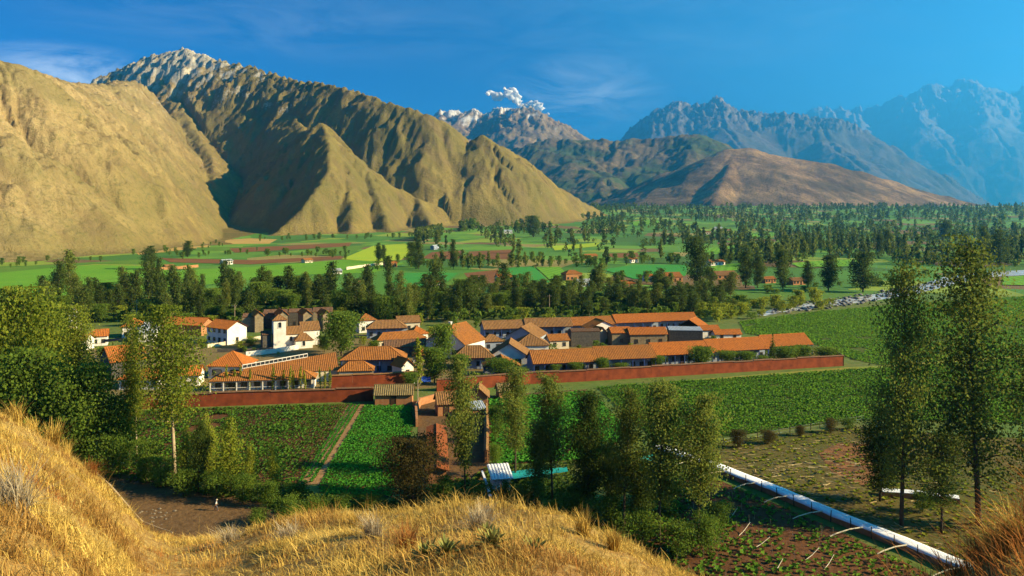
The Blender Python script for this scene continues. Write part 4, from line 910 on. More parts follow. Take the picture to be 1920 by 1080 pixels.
WOOD = [(900, 'below the middle spur'), (1020, 'below the last spur'), (1120, 'below the snowy peak'), (1230, 'below the wooded upland'), (1340, 'below the shaded flank of the brown hill'), (1460, 'below the top of the brown hill'), (1580, 'below the tan fields of the brown hill'), (1700, 'below the right slope of the brown hill'), (1820, 'above the river bend'), (9999, 'at the right edge')]
def where(tab, px): return next(t for a, t in tab if px < a)
def plants():
    # --- the two tall trees on the right
    tpx('euca_tall', 1690, 985, 495, 165, 'tall eucalyptus with a dark trunk right of the maize stalks', var=0)
    tpx('euca_tall', 1835, 985, 452, 220, 'tallest eucalyptus at the right edge, its crown above the river', var=1)
    tpx('euca_dense', 1650, 940, 760, 110, 'low dark leafy eucalyptus leaning beside the ploughed patch', var=0)
    tpx('euca_tall', 1955, 1000, 585, 190, 'eucalyptus cut off by the right edge of the view', var=2)
    tpx('euca_row', 1765, 1000, 810, 110, 'young eucalyptus between the two tallest ones', var=1)
    tpx('brush', 1730, 960, 925, 60, 'small green shrub behind the short white wall', name='shrub', cat='shrub')
    # --- the row across the middle
    row = [('euca_row', 872, 945, 672, 82, 'dark eucalyptus in front of the farm sheds'), ('euca_row', 966, 898, 690, 84, 'slender sparse eucalyptus before the terraced field, bare below'),
           ('euca_row', 1036, 945, 705, 90, 'narrow eucalyptus above the teal tarp'), ('euca_dense', 1104, 962, 742, 96, 'dense dark eucalyptus in the middle of the row'),
           ('euca_row', 1170, 992, 728, 104, 'eucalyptus with a feathery top right of the dense dark one'), ('euca_row', 1236, 1012, 712, 124, 'broad eucalyptus at the head of the white wall'),
           ('euca_row', 1308, 1020, 740, 116, 'last eucalyptus of the row beside the white wall')]
    for i, (k, px, b, t, w, lb) in enumerate(row): tpx(k, px, b, t, w, lb, var=i)
    tpx('euca_dense', 1010, 930, 790, 66, 'short dark eucalyptus between the sparse one and the teal tarp', var=1); tpx('euca_dense', 1205, 985, 850, 80, 'short bushy eucalyptus under the row', var=0); tpx('euca_dense', 1150, 965, 830, 70, 'short dark eucalyptus right of the densest one', var=1)
    und = [(900, 950, 905, 60, 'green bush at the foot of the first dark eucalyptus'), (1000, 945, 905, 80, 'green bush below the teal tarp'), (1075, 965, 915, 90, 'dark bush at the foot of the dense eucalyptus'), (1140, 985, 935, 90, 'leafy bush in the middle of the row'), (1205, 1025, 960, 90, 'leafy bush at the grassy brow'),
           (1275, 1045, 985, 100, 'green bush above the vegetable plot'), (1330, 1040, 970, 90, 'bright green bush at the corner of the vegetable plot'), (950, 935, 905, 50, 'small bush beside the white plank'), (1350, 985, 945, 60, 'round bush between the row and the white wall'),
           (1255, 965, 905, 70, 'bush under the broad eucalyptus'), (830, 945, 900, 70, 'green bush right of the brown broom'), (1040, 985, 940, 60, 'bush beside the grass brow')]
    for px, b, t, w, lb in und: tpx('brush', px, b, t, w, lb, name='bush', cat='bush')
    tpx('broom', 775, 955, 826, 138, 'big brownish broom bush beside the bright green field', name='broom_bush', cat='bush')
    for px, b, t, w, lb in [(930, 830, 765, 46, 'yellow-green bush by the adobe wall'), (930, 872, 835, 40, 'low yellow-green bush at the foot of the adobe wall'), (958, 790, 755, 30, 'small leafy bush at the edge of the terraced field')]: tpx('brush', px, b, t, w, lb, name='bush', cat='bush')
    # --- left side
    M_ = [('mass', 20, 830, 545, 190, 'big bright green tree at the left edge', 0), ('mass', 88, 800, 575, 150, 'bright leafy tree second from the left edge', 1), ('mass', -60, 860, 560, 200, 'leafy tree cut by the left edge', 2), ('mass_dark', 60, 880, 660, 190, 'shaded leafy tree in front of the big bright one', 0),
          ('mass_dark', 150, 890, 690, 150, 'shaded tree above the grassy hill', 1), ('euca_sun', 162, 850, 578, 100, 'eucalyptus with twin pale trunks before the brick house', 0), ('mass_dark', 215, 880, 745, 110, 'dark leafy tree left of the thin pale trunks', 0)]
    for k, px, b, t, w, lb, v in M_: tpx(k, px, b, t, w, lb, var=v, name='leafy_tree' if 'mass' in k else 'eucalyptus_tree')
    tpx('euca_sun', 256, 862, 600, 78, 'slim eucalyptus with a crooked pale trunk', var=1); tpx('euca_sun', 327, 888, 578, 150, 'tall eucalyptus with a stout pale trunk before the tiled gallery', var=2); tpx('euca_sun', 243, 868, 700, 50, 'thin eucalyptus sapling beside the crooked trunk', var=0)
    tpx('feather', 385, 905, 770, 60, 'feathery light green tree left of the pair below the field', name='feathery_tree', var=0); tpx('feather', 432, 925, 785, 84, 'broad feathery yellow-green tree below the field', name='feathery_tree', var=1); tpx('feather', 514, 925, 832, 50, 'small feathery tree beside the double track', name='feathery_tree', var=2)
    tpx('feather', 468, 928, 830, 46, 'low feathery tree between the two larger ones', name='feathery_tree', var=0); tpx('feather', 350, 900, 800, 54, 'low feathery tree behind the stout pale trunk', name='feathery_tree', var=1); tpx('euca_dense', 372, 925, 790, 50, 'dark narrow tree among the feathery ones', var=0)
    B_ = [(205, 900, 820, 100, 'dark bush at the top of the earth road'), (275, 905, 830, 80, 'sunny bush under the pale trunks'), (300, 915, 860, 70, 'green bush behind the earth road'), (345, 930, 880, 80, 'shaded bush beside the earth road'), (405, 935, 885, 80, 'bush at the bend of the earth road'), (455, 945, 895, 70, 'bush at the edge of the road clearing'),
          (500, 950, 905, 64, 'bush left of the double track end'), (540, 985, 935, 80, 'green bush above the dry brow'), (590, 975, 935, 70, 'dark bush below the bright green field'), (640, 965, 930, 70, 'shaded bush at the corner of the bright field'), (690, 962, 930, 60, 'shaded bush left of the broom'), (485, 990, 955, 60, 'dark bush beside the stony bank'), (180, 860, 790, 90, 'leafy bush above the hill edge'), (235, 880, 830, 60, 'yellow-green bush behind the road'), (560, 935, 905, 50, 'low bush at the end of the double track'), (120, 850, 770, 100, 'dark bush behind the hill brow'), (100, 900, 800, 120, 'deep shaded bush behind the hill brow')]
    for px, b, t, w, lb in B_: tpx('brush', px, b, t, w, lb, name='bush', cat='bush')
    # --- compound garden
    Gd = [(640, 668, 590, 96, 'big round green tree beside the church'), (608, 660, 632, 40, 'brownish small tree between the church and the big round tree'), (828, 690, 612, 60, 'feathery round tree in front of the tall gabled house'), (815, 718, 655, 70, 'leafy tree in the court left of the hip-roofed house'), (860, 722, 668, 50, 'leafy tree beside the hip-roofed porch'), (940, 712, 676, 80, 'rounded dark tree before the central cluster'), (975, 716, 690, 50, 'small leafy tree at the end of the front wing'),
          (1040, 703, 684, 28, 'little shrub under the front wing eaves'), (1080, 702, 680, 36, 'rounded shrub by the front wing posts'), (1130, 700, 672, 34, 'slender garden tree before the front wing'), (1165, 698, 682, 40, 'low garden shrub before the front wing'), (1235, 692, 668, 36, 'leafy shrub left of the large round bush'), (1312, 692, 652, 70, 'large round bush before the front wing'), (1365, 688, 660, 50, 'leafy bush right of the large round bush'), (1400, 688, 660, 50, 'garden bush behind the wall near the conifer'),
          (1470, 686, 652, 60, 'dark garden bush right of the conifer'), (1505, 682, 650, 60, 'dark garden bush near the wall corner'), (1545, 680, 652, 60, 'last garden bush at the wall corner'), (1430, 690, 668, 40, 'low garden bush beside the conifer'), (770, 735, 700, 40, 'small tree behind the thatched shed'), (700, 664, 640, 26, 'small yard bush behind the hip-roofed hall'), (470, 648, 636, 40, 'low garden hedge tree below the two-storey house'), (505, 640, 628, 34, 'small garden tree left of the church tower')]
    for px, b, t, w, lb in Gd: tpx('garden', px, b, t, w, lb, name='garden_tree')
    tpx('conifer', 1447, 688, 624, 22, 'small dark conifer rising before the front wing', name='conifer'); tpx('sapling', 786, 725, 632, 18, 'tall thin poplar beside the hip-roofed hall', name='poplar')
    xs = [426, 441, 452, 468, 511, 530, 543, 550, 564, 572, 601, 609, 618]
    for i, x in enumerate(xs): tpx('sapling', x, 733 - (i % 3), 684 + (i * 7 % 13), 7, 'thin young poplar, ' + ('first', 'second', 'third', 'fourth', 'fifth', 'sixth', 'seventh', 'eighth', 'ninth', 'tenth', 'eleventh', 'twelfth', 'last')[i] + ' from the left in the row behind the red wall', 'young poplars behind the left red wall', 'poplar_sapling')
    r = np.random.default_rng(15); xs_ = np.array([p.x for p in COURT]); ys_ = np.array([p.y for p in COURT]); n = 0
    while n < 95:
        x, y = r.uniform(xs_.min(), xs_.max()), r.uniform(ys_.min(), ys_.max())
        if not inside(np.array([x]), np.array([y]), COURT)[0] or any((x - a) ** 2 + (y - b) ** 2 < (c * .8) ** 2 for a, b, c in FOOT): continue
        n += 1; h = r.uniform(.8, 2.8); px = 960 + F * x / y; lime = r.random() < .3
        tree('bush_lime' if lime else 'bush', (x, y, 0), h, h * r.uniform(1.2, 2.0), f"{'waist-high' if h < 1.7 else 'head-high'} {'lime' if lime else 'green'} court shrub {'in front' if y < 235 else 'at the back'} {where(BELT, px).replace('behind', 'before')}", 'courtyard shrubs', 'courtyard_shrub', 'shrub')
    # --- belt behind the compound
    r = np.random.default_rng(42); n = 0
    for i in range(175):
        px = 70 + 1310 * ((i * .618034) % 1); k = (px - 70) / 1310
        b = r.uniform(562, 606) if px < 900 else r.uniform(552, 594); hpx = r.uniform(44, 82) if px < 900 else r.uniform(34, 66)
        if px > 1130: hpx = r.uniform(30, 52)
        if r.random() < .12: hpx *= 1.2
        dk = r.random() < .62; lb = f"{'tall' if hpx > 68 else 'short'} {'dark' if dk else 'olive'} belt eucalyptus {where(BELT, px)}, {'back' if b < 574 else 'middle' if b < 590 else 'front'} row"
        rd = r.random() < .22
        tpx('garden' if rd else 'belt' if dk else 'belt_b', px, b, b - hpx * (.6 if rd else 1), r.uniform(34, 56) if rd else r.uniform(22, 40), lb.replace('eucalyptus', 'broad tree') if rd else lb, 'eucalyptus belt behind the compound', 'belt_tree')
    for i in range(120):
        px = r.uniform(80, 1420); b = r.uniform(590, 616) if px < 1150 else r.uniform(575, 598)
        gn = r.random() < .7; hb = r.uniform(10, 24)
        tpx('bush' if gn else 'bush_lime', px, b, b - hb, r.uniform(18, 34), f"{'large' if hb > 17 else 'small'} {'green' if gn else 'lime'} belt-foot bush {where(BELT, px)}", 'bushes below the eucalyptus belt', 'belt_bush', cat='bush')
    for i in range(34):
        px = r.uniform(1310, 1560); b = 604 - (px - 1310) * .12 + r.uniform(-16, 4)
        tpx('bush_lime', px, b, b - r.uniform(10, 28), r.uniform(16, 34), 'bright lime bush on the near river bank ' + ('beside the rear wing end' if px < 1370 else 'behind the orange huts' if px < 1430 else 'where the white water shows' if px < 1500 else 'below the twin willows'), 'lime bushes along the river bank', 'river_bush', cat='bush')
    for i in range(26):
        px = r.uniform(1440, 1840); b = 556 - (px - 1440) * .09 + r.uniform(-14, 2)
        tpx('bush', px, b, b - r.uniform(6, 16), r.uniform(14, 34), 'dark bush on the far river bank ' + ('below the twin willows' if px < 1600 else 'left of the tall eucalyptus' if px < 1680 else 'behind the tall eucalyptus' if px < 1760 else 'at the river bend'), 'bushes on the far river bank', 'bank_bush', cat='bush')
    # --- large single trees of the middle distance
    BG = [(1308, 540, 446, 56, 'tall dark tree standing alone beside the long green field'), (1398, 540, 462, 44, 'dark tree with a forked crown right of the solitary one'), (1420, 540, 482, 34, 'dark tree touching the forked one'), (1468, 545, 470, 40, 'tall dark tree left of the twin willows'), (1515, 540, 490, 30, 'smaller dark tree before the twin willows'), (1553, 545, 480, 52, 'left of the twin dark willows by the river'), (1618, 548, 474, 62, 'right of the twin dark willows by the river'),
          (1875, 500, 432, 44, 'dark spreading tree at the right behind the tallest eucalyptus'), (1845, 490, 426, 26, 'dark pointed tree beside the spreading one'), (1772, 452, 414, 30, 'hazy tall tree in the right distance'), (1812, 480, 440, 30, 'dark tree left of the pointed one'), (1665, 480, 432, 24, 'hazy dark tree above the river bend'), (1648, 482, 440, 24, 'hazy dark tree beside the one above the river bend'), (710, 492, 456, 20, 'dark tree on the edge of the yellow-green field'), (720, 492, 460, 16, 'slim dark tree on the edge of the yellow-green field'), (770, 500, 455, 30, 'dark tree right of the yellow-green field'), (785, 505, 450, 26, 'tall tree before the ploughed fields'), (850, 505, 450, 20, 'slim tree between the two ploughed fields'), (1000, 445, 405, 40, 'leafy tree at the foot of the last spur'), (280, 505, 462, 40, 'rounded tree by the pasture at the left'), (352, 482, 452, 26, 'round dark tree at the mountain foot')]
    for px, b, t, w, lb in BG: tpx('big_dark', px, b, t, w, lb, name='dark_tree')
    # --- hedges and trees through the valley
    near = []
    def line(pts, n, h0, h1, key, lab, grp, nm, cat='tree', jit=3):
        for i in range(n):
            k = r.random() * (len(pts) - 1); j = int(k); f = k - j
            px = pts[j][0] + f * (pts[j + 1][0] - pts[j][0]); py = pts[j][1] + f * (pts[j + 1][1] - pts[j][1]) + r.normal(0, jit)
            p = on_floor(px, py); h = r.uniform(h0, h1); tree(key, p, h, h * r.uniform(.7, 1.1) if 'bush' in key else h * r.uniform(.35, .55), ('tall ' if h > (h0 + h1) / 2 else 'small ') + lab + ', ' + ('left end', 'left half', 'middle', 'right half', 'right end')[min(4, int(5 * k / (len(pts) - 1)))], grp, nm, cat)
    line([(480, 452), (620, 448), (800, 444), (880, 432)], 46, 4, 9, 'bush', 'hedge bush along the mountain foot', 'hedge bushes along the mountain foot', 'hedge_bush', 'bush', 2)
    line([(300, 478), (460, 476), (600, 480), (660, 478)], 50, 3, 7, 'bush', 'hedge bush along the brown strips by the pasture', 'hedge bushes by the brown strips', 'hedge_bush', 'bush', 3)
    line([(0, 500), (150, 486), (300, 470), (420, 462)], 34, 3, 7, 'bush', 'scattered bush at the foot of the tan mountain', 'bushes at the foot of the tan mountain', 'hedge_bush', 'bush', 4)
    line([(700, 500), (820, 500), (960, 492), (1060, 498), (1130, 500)], 46, 4, 9, 'bush', 'hedge bush between mid valley plots', 'hedge bushes between mid valley plots', 'plot_bush', 'bush', 4)
    line([(760, 505), (900, 502), (1000, 498)], 16, 8, 15, 'far', 'tree between mid valley plots', 'small trees between mid valley plots', 'plot_tree', 'tree', 4)
    line([(900, 545), (1000, 545), (1130, 535), (1290, 535)], 30, 3, 8, 'bush', 'bush in the gardens of the mid valley farms', 'bushes round the mid valley farms', 'farm_bush', 'bush', 4)
    line([(1150, 494), (1280, 490), (1420, 486)], 34, 5, 10, 'bush', 'bush on the terraces by the big dark tree', 'bushes on the terraces', 'terrace_bush', 'bush', 4)
    # the woods: the nearest and largest as trees, the rest one mass
    cand = []
    N = 6000
    PX = r.uniform(780, 1990, N); PY = 390 + 112 * r.random(N) ** 1.9
    PY = np.where((PX < 1110), np.maximum(PY, 452 - (PX - 780) * .22), PY)
    for px, py in zip(PX, PY):
        if px < 1330 and py > 462 and r.random() < .8: continue
        if px > 1640 and py > 500: continue
        if px < 900 and py > 470: continue
        dens = pn(px / 95, py / 13, 88)
        if dens < (-.02 if px < 1380 else -.34) and py > 412: continue
        p = on_floor(px, py)
        if any(inside(np.array([p.x]), np.array([p.y]), W)[0] for W in FIELD_POLYS[13:]): continue
        tall = r.random() < (.46 + .3 * dens)
        cand.append((p, r.uniform(11, 23) if tall else r.uniform(4, 9), tall))
    where_n = {}
    cand.sort(key=lambda c: -c[1] / c[0].y)
    keys = {'far': TM['far'], 'far_dark': TM['far_dark'], 'bush': TM['bush']}
    Vs, Fs, Va, Mi, off = [], [], [], [], 0; cnt = 0
    for p, h, tall in cand:
        k = ('far' if r.random() < .5 else 'far_dark') if tall else 'bush'
        if cnt < 290:
            cnt += 1; rt = p.x > .12 * p.y
            tree(k, p, h, h * (r.uniform(.32, .55) if tall else r.uniform(.8, 1.2)), f"{'tall dark' if k == 'far_dark' else 'tall olive' if k == 'far' else 'low round'} wood tree {where(WOOD, 960 + F * p.x / p.y)}, {'front' if p.y < 800 else 'second' if p.y < 950 else 'third' if p.y < 1150 else 'fourth' if p.y < 1400 else 'farthest'} rank", ('trees of the hazy wood beyond the river' if rt else 'trees of the wood below the spurs'), 'wood_tree'); continue
        (_, me), H, R = TM['far_lo' if tall else 'bush_lo'][int(r.integers(4))]
        cache = _arr(me); s = h / H; sx = h * (r.uniform(.36, .6) if tall else r.uniform(.8, 1.2)) / (2 * R); a = r.uniform(0, 6.28); ca, sa = math.cos(a), math.sin(a)
        v = cache[0]; q = np.stack([(v[:, 0] * ca - v[:, 1] * sa) * sx + p.x, (v[:, 0] * sa + v[:, 1] * ca) * sx + p.y, v[:, 2] * s + p.z], 1)
        f2 = cache[1]; Vs.append(q); Fs.append(f2 + off); off += len(q); Va.append(np.clip(cache[2] + r.uniform(-.25, .25), 0, 1)); Mi.append(cache[3] * int(r.integers(1, 4)))
    if Vs:
        me = mesh('far_wood', np.concatenate(Vs), np.concatenate(Fs), [BARK['dark'], LM['olive'], LM['dark'], LM['green']], False, np.concatenate(Va), np.concatenate(Mi))
        tag(link('far_wood', me), 'distant woods filling the valley', 'woods', kind='stuff')
_ac = {}
def _arr(me):
    if me.name not in _ac:
        v = np.empty(len(me.vertices) * 3, np.float32); me.vertices.foreach_get('co', v); f = np.empty(len(me.loops), np.int32); me.loops.foreach_get('vertex_index', f)
        a = np.empty(len(me.polygons), np.float32); me.attributes['v'].data.foreach_get('value', a); m = np.empty(len(me.polygons), np.int32); me.polygons.foreach_get('material_index', m)
        _ac[me.name] = (v.reshape(-1, 3), f.reshape(-1, 4), a, m)
    return _ac[me.name]
plants()
# ------------------------------------------------------------------ foreground grass, small things, far houses, cloud
STRAW = leafmat('straw_blade', (.22, .12, .026), (.80, .55, .14), transl=.2)
RUST = leafmat('rust_blade', (.16, .045, .015), (.50, .22, .06), transl=.2)
PALE = leafmat('pale_straw', (.34, .21, .055), (.84, .62, .22), transl=.2)
RUST2 = leafmat('brown_straw', (.17, .075, .02), (.48, .28, .08), transl=.2)
GREYT = leafmat('grey_twig', (.22, .16, .10), (.55, .45, .30), transl=.1)
AGV = leafmat('agave_leaf', (.05, .075, .02), (.32, .30, .09), transl=.1)
def on_hill(px, py):
    t = (py - HY) / F; C = (np.interp(px, CREST[:, 0], CREST[:, 1]) - HY) / F; dc = np.interp(px, DCR[:, 0], DCR[:, 1])
    d = 1 / (max(t - C, 0) / 1.7 + 1 / dc); x = (px - 960) / F * d
    return Vector((x, d, float(hill_z(x, d))))
def blades(x, y, z, ln, wd, r, val, bend=.5, up=1.0, wind=(-.25, .05)):
    n = len(x); a = r.uniform(0, 6.28, n); tilt = np.abs(r.normal(0, .38, n)) * up
    dx = np.cos(a) * np.sin(tilt) + wind[0] * r.random(n); dy = np.sin(a) * np.sin(tilt) + wind[1]; dz = np.cos(tilt)
    px, py = -np.sin(a), np.cos(a); b0 = np.stack([x, y, z], 1); D = np.stack([dx, dy, dz], 1); W = np.stack([px, py, 0 * px], 1) * wd[:, None]
    m = b0 + D * (ln * .55)[:, None]; D2 = D.copy(); D2[:, 0] += np.cos(a) * bend * r.random(n); D2[:, 1] += np.sin(a) * bend * r.random(n); D2[:, 2] -= bend * r.random(n) * .6
    tip = m + D2 * (ln * .45)[:, None]
    V = np.stack([b0 - W, b0 + W, m + W * .7, m - W * .7, tip + W * .15, tip - W * .15], 1).reshape(-1, 3)
    k = np.arange(n) * 6; Fc = np.concatenate([np.stack([k, k + 1, k + 2, k + 3], 1), np.stack([k + 3, k + 2, k + 4, k + 5], 1)])
    return V, Fc, np.concatenate([val, val])
def tuft_mesh(name, seed, n, h, rad, mat, wd=.012, up=1.3, bend=.6):
    r = np.random.default_rng(seed); a = r.uniform(0, 6.28, n); q = rad * np.sqrt(r.random(n))
    V, Fc, v = blades(np.cos(a) * q, np.sin(a) * q, np.zeros(n) - .05, h * r.uniform(.4, 1.15, n), wd * r.uniform(.6, 1.5, n), r, r.random(n), bend, up)
    return mesh(name, V, Fc, [mat], False, v)
def grass():
    r = np.random.default_rng(77); N = 420000
    # roots spread over the visible part of the slope, thicker in clumps
    x = r.uniform(-24, 19, N); y = r.uniform(3.5, 27, N); px = 960 + F * x / y
    dc = np.interp(px, DCR[:, 0], DCR[:, 1]); cl = fbm(x * .9, y * .9, 3, 12) * .8 + fbm(x * .22, y * .22, 2, 15)
    keep = (px > -260) & (px < 2150) & (y < dc + 3.5) & (r.random(N) < np.clip(.40 + .75 * cl, .07, .95)) & (r.random(N) < np.clip(.95 - (y - 6) / 40, .5, 1))
    x, y, cl = x[keep], y[keep], cl[keep]; n = len(x); z = hill_z(x, y) - .03
    ln = (.08 + .20 * r.random(n) ** 1.5) * np.clip(1 + .8 * cl, .5, 1.9) * (1 + .9 * (r.random(n) < .03))
    wd = (.002 + .0035 * r.random(n)) * np.clip(y / 9, .7, 1.5)
    val = np.clip(.50 + .40 * fbm(x * .3, y * .3, 2, 31) + .18 * fbm(x * 1.7, y * 1.7, 2, 37) + r.normal(0, .22, n), 0, 1)
    V, Fc, v = blades(x, y, z, ln, wd, r, val, 1.3, 2.3, (-.12, .03))
    rust = fbm(x * .22, y * .22, 3, 55) > .42
    mi = np.concatenate([rust, rust]).astype(int)
    tag(link('dry_grass', mesh('dry_grass', V, Fc, [STRAW, RUST], False, v, mi)), 'long golden dry grass stalks on the near hillside', 'grass', kind='stuff')
    # the matted turf: small tufts set on points of the slope
    N = 190000; x = r.uniform(-27, 27, N); y = r.uniform(2.5, 27, N); px = 960 + F * x / y; dc = np.interp(px, DCR[:, 0], DCR[:, 1])
    cl = fbm(x * 1.1, y * 1.1, 3, 112) * .8 + fbm(x * .25, y * .25, 2, 115)
    keep = (px > -900) & (px < 3200) & (y < dc + 2.5) & (r.random(N) < np.clip(.50 + .95 * cl, .04, 1)); x, y, cl = x[keep], y[keep], cl[keep]; n = len(x)
    me = bpy.data.meshes.new('matted_turf'); me.vertices.add(n); me.vertices.foreach_set('co', np.stack([x, y, hill_z(x, y) - .02], 1).astype(np.float32).ravel()); me.update()
    kd = np.where(fbm(x * .28, y * .28, 3, 155) > .22, 2, np.where(fbm(x * .6, y * .6, 2, 140) > .18, 1, 0)).astype(np.int32)
    for nm, tp, val_ in (('sc', 'FLOAT', (.55 + .9 * r.random(n) * np.clip(1 + .7 * cl, .5, 1.6)).astype(np.float32)), ('kd', 'INT', kd)):
        a = me.attributes.new(nm, tp, 'POINT'); a.data.foreach_set('value', val_)
    srcs = [bpy.data.objects.new('turf_source', tuft_mesh('turf_tuft', 200 + i, 46, .135, .13, mt, .0030, 2.6, 1.2)) for i, mt in enumerate((STRAW, PALE, RUST2))]
    o = link('matted_turf', me); ng = bpy.data.node_groups.new('turf', 'GeometryNodeTree')
    ng.interface.new_socket('Geometry', in_out='INPUT', socket_type='NodeSocketGeometry'); ng.interface.new_socket('Geometry', in_out='OUTPUT', socket_type='NodeSocketGeometry')
    gi = ng.nodes.new('NodeGroupInput'); go = ng.nodes.new('NodeGroupOutput'); jn = ng.nodes.new('GeometryNodeJoinGeometry')
    at = ng.nodes.new('GeometryNodeInputNamedAttribute'); at.data_type = 'INT'; at.inputs[0].default_value = 'kd'; asc = ng.nodes.new('GeometryNodeInputNamedAttribute'); asc.data_type = 'FLOAT'; asc.inputs[0].default_value = 'sc'
    rv = ng.nodes.new('FunctionNodeRandomValue'); rv.data_type = 'FLOAT_VECTOR'; rv.inputs[0].default_value = (-.25, -.25, 0); rv.inputs[1].default_value = (.25, .25, 6.28)
    for i, so in enumerate(srcs):
        oi = ng.nodes.new('GeometryNodeObjectInfo'); oi.inputs['Object'].default_value = so; oi.inputs['As Instance'].default_value = True
        cmp = ng.nodes.new('FunctionNodeCompare'); cmp.data_type = 'INT'; cmp.operation = 'EQUAL'; ng.links.new(at.outputs[0], [q for q in cmp.inputs if q.type == 'INT'][0]); [q for q in cmp.inputs if q.type == 'INT'][1].default_value = i
        ip = ng.nodes.new('GeometryNodeInstanceOnPoints'); ng.links.new(gi.outputs[0], ip.inputs['Points']); ng.links.new(cmp.outputs[0], ip.inputs['Selection']); ng.links.new(oi.outputs['Geometry'], ip.inputs['Instance']); ng.links.new(rv.outputs[0], ip.inputs['Rotation']); ng.links.new(asc.outputs[0], ip.inputs['Scale'])
        ng.links.new(ip.outputs[0], jn.inputs[0])
    ng.links.new(jn.outputs[0], go.inputs[0]); md = o.modifiers.new('turf', 'NODES'); md.node_group = ng
    tag(o, 'matted golden dry turf covering the near hillside', 'grass', kind='stuff')
    # rusty weeds in the right corner
    N = 9000; x = r.uniform(5, 14, N); y = r.uniform(7.5, 21, N); px = 960 + F * x / y; k = (px > 1690) & (px < 2100); x, y = x[k], y[k]; n = len(x)
    V, Fc, v = blades(x, y, hill_z(x, y) - .05, r.uniform(.25, 1.15, n), r.uniform(.003, .009, n), r, np.clip(r.normal(.45, .3, n), 0, 1), 1.1, 1.6, (-.3, .05))
    tag(link('dry_weeds', mesh('dry_weeds', V, Fc, [RUST], False, v)), 'tangle of rusty dry weeds in the lower right corner', 'weeds', kind='stuff')
    tall = [tuft_mesh('grass_tuft', 10 + i, 260, 1.0, .22, STRAW, .010, .75, .9) for i in range(3)]
    shr = [tuft_mesh('dry_shrub', 30 + i, 520, 1.0, .30, GREYT, .007, 1.9, .8) for i in range(2)]
    rsh = [tuft_mesh('rust_shrub', 50 + i, 420, 1.0, .25, RUST, .008, 1.7, .8) for i in range(2)]
    th = [('grass_tuft', tall, 30, 792, 0.66, 'tall curling dry grass tuft on the left brow'), ('grass_tuft', tall, 62, 806, 0.6, 'second curling grass tuft on the left brow'), ('grass_tuft', tall, 95, 825, 0.78, 'tallest curling grass tuft on the left brow'), ('grass_tuft', tall, 122, 845, 0.54, 'dry grass tuft low on the left brow'),
          ('dry_shrub', shr, 20, 960, .6, 'pale dry shrub at the left edge'), ('dry_shrub', shr, 430, 1030, .5, 'grey twiggy shrub above the earth road'), ('dry_shrub', shr, 540, 1015, .5, 'grey twiggy shrub in the middle of the brow'), ('dry_shrub', shr, 700, 1010, .45, 'low grey shrub on the grassy brow'), ('rust_shrub', rsh, 270, 1004, .4, 'rust-red shrub beside the pale pipe'), ('rust_shrub', rsh, 170, 900, .5, 'rusty shrub on the hill edge'),
          ('grass_tuft', tall, 660, 985, .4, 'dry grass tuft above the bright green field'), ('grass_tuft', tall, 1095, 1005, .5, 'tall grass tuft on the brow under the dense eucalyptus'), ('grass_tuft', tall, 1150, 1030, .45, 'grass tuft right of the brow under the row'), ('dry_shrub', shr, 900, 985, .5, 'small grey shrub at the top of the mound'), ('rust_shrub', rsh, 760, 1035, .5, 'low rusty shrub in front of the mound'),
          ('grass_tuft', tall, 1875, 1065, .7, 'bright yellow grass tuft in the right corner'), ('grass_tuft', tall, 1905, 1040, .8, 'tall yellow grass tuft at the right edge'), ('rust_shrub', rsh, 1800, 1075, .6, 'rusty shrub in the right corner'), ('rust_shrub', rsh, 1850, 1055, .7, 'tall rusty shrub beside the yellow tufts')]
    for i, (nm, ms, px, py, s, lb) in enumerate(th):
        o = link(nm, ms[i % len(ms)], None, on_hill(px, py), (0, 0, i * 1.7), (s, s, s)); tag(o, lb, 'grass' if 'grass' in nm else 'shrub')
    # agaves
    for i, (px, py, s, lb) in enumerate(((800, 1062, .32, 'green and yellow agave at the bottom of the mound'), (838, 1072, .26, 'small agave beside the larger one at the bottom'), (912, 1012, .30, 'agave on the middle of the mound'), (1000, 1050, .28, 'agave on the right of the mound'), (925, 1060, .28, 'agave low on the right side of the mound'))):
        q = np.random.default_rng(i); V, Fs, va = [], [], []
        for k in range(34):
            a = k * 2.4; el = .15 + 1.2 * (k / 34); L = s * q.uniform(.75, 1.15); b = len(V)
            for j, (f, w) in enumerate(((0, .05), (.45, .075), (.8, .045), (1, .004))):
                rr = L * f * math.cos(el) ; zz = L * f * math.sin(el) - .25 * L * f * f * (1.2 - el * .6); w = w * s * 1.2
                for sg in (-1, 1): V.append((rr * math.cos(a) - sg * w * math.sin(a), rr * math.sin(a) + sg * w * math.cos(a), zz + abs(sg) * w * .3))
            for j in range(3): Fs.append((b + 2 * j, b + 2 * j + 1, b + 2 * j + 3, b + 2 * j + 2)); va.append(q.random() * .5 + .25 * j)
        o = link('agave', mesh('agave', V, np.array(Fs), [AGV], False, va), None, on_hill(px, py)); tag(o, lb, 'agave')
    # white pipe along the hill edge
    pts = [on_hill(px, py) + Vector((0, .2, .12)) for px, py in ((168, 882), (200, 912), (235, 950), (262, 978), (300, 998), (318, 1004))]
    tag(MB().tube(pts, [.02, .024, .024, .024, .02, .02], 6).build('water_pipe', BARK['pale']), 'pale pipe lying along the edge of the grassy hill', 'pipe')
def strip(W, width, z0, z1, side):
    """quads along a ground polyline, width to the given side"""
    return None
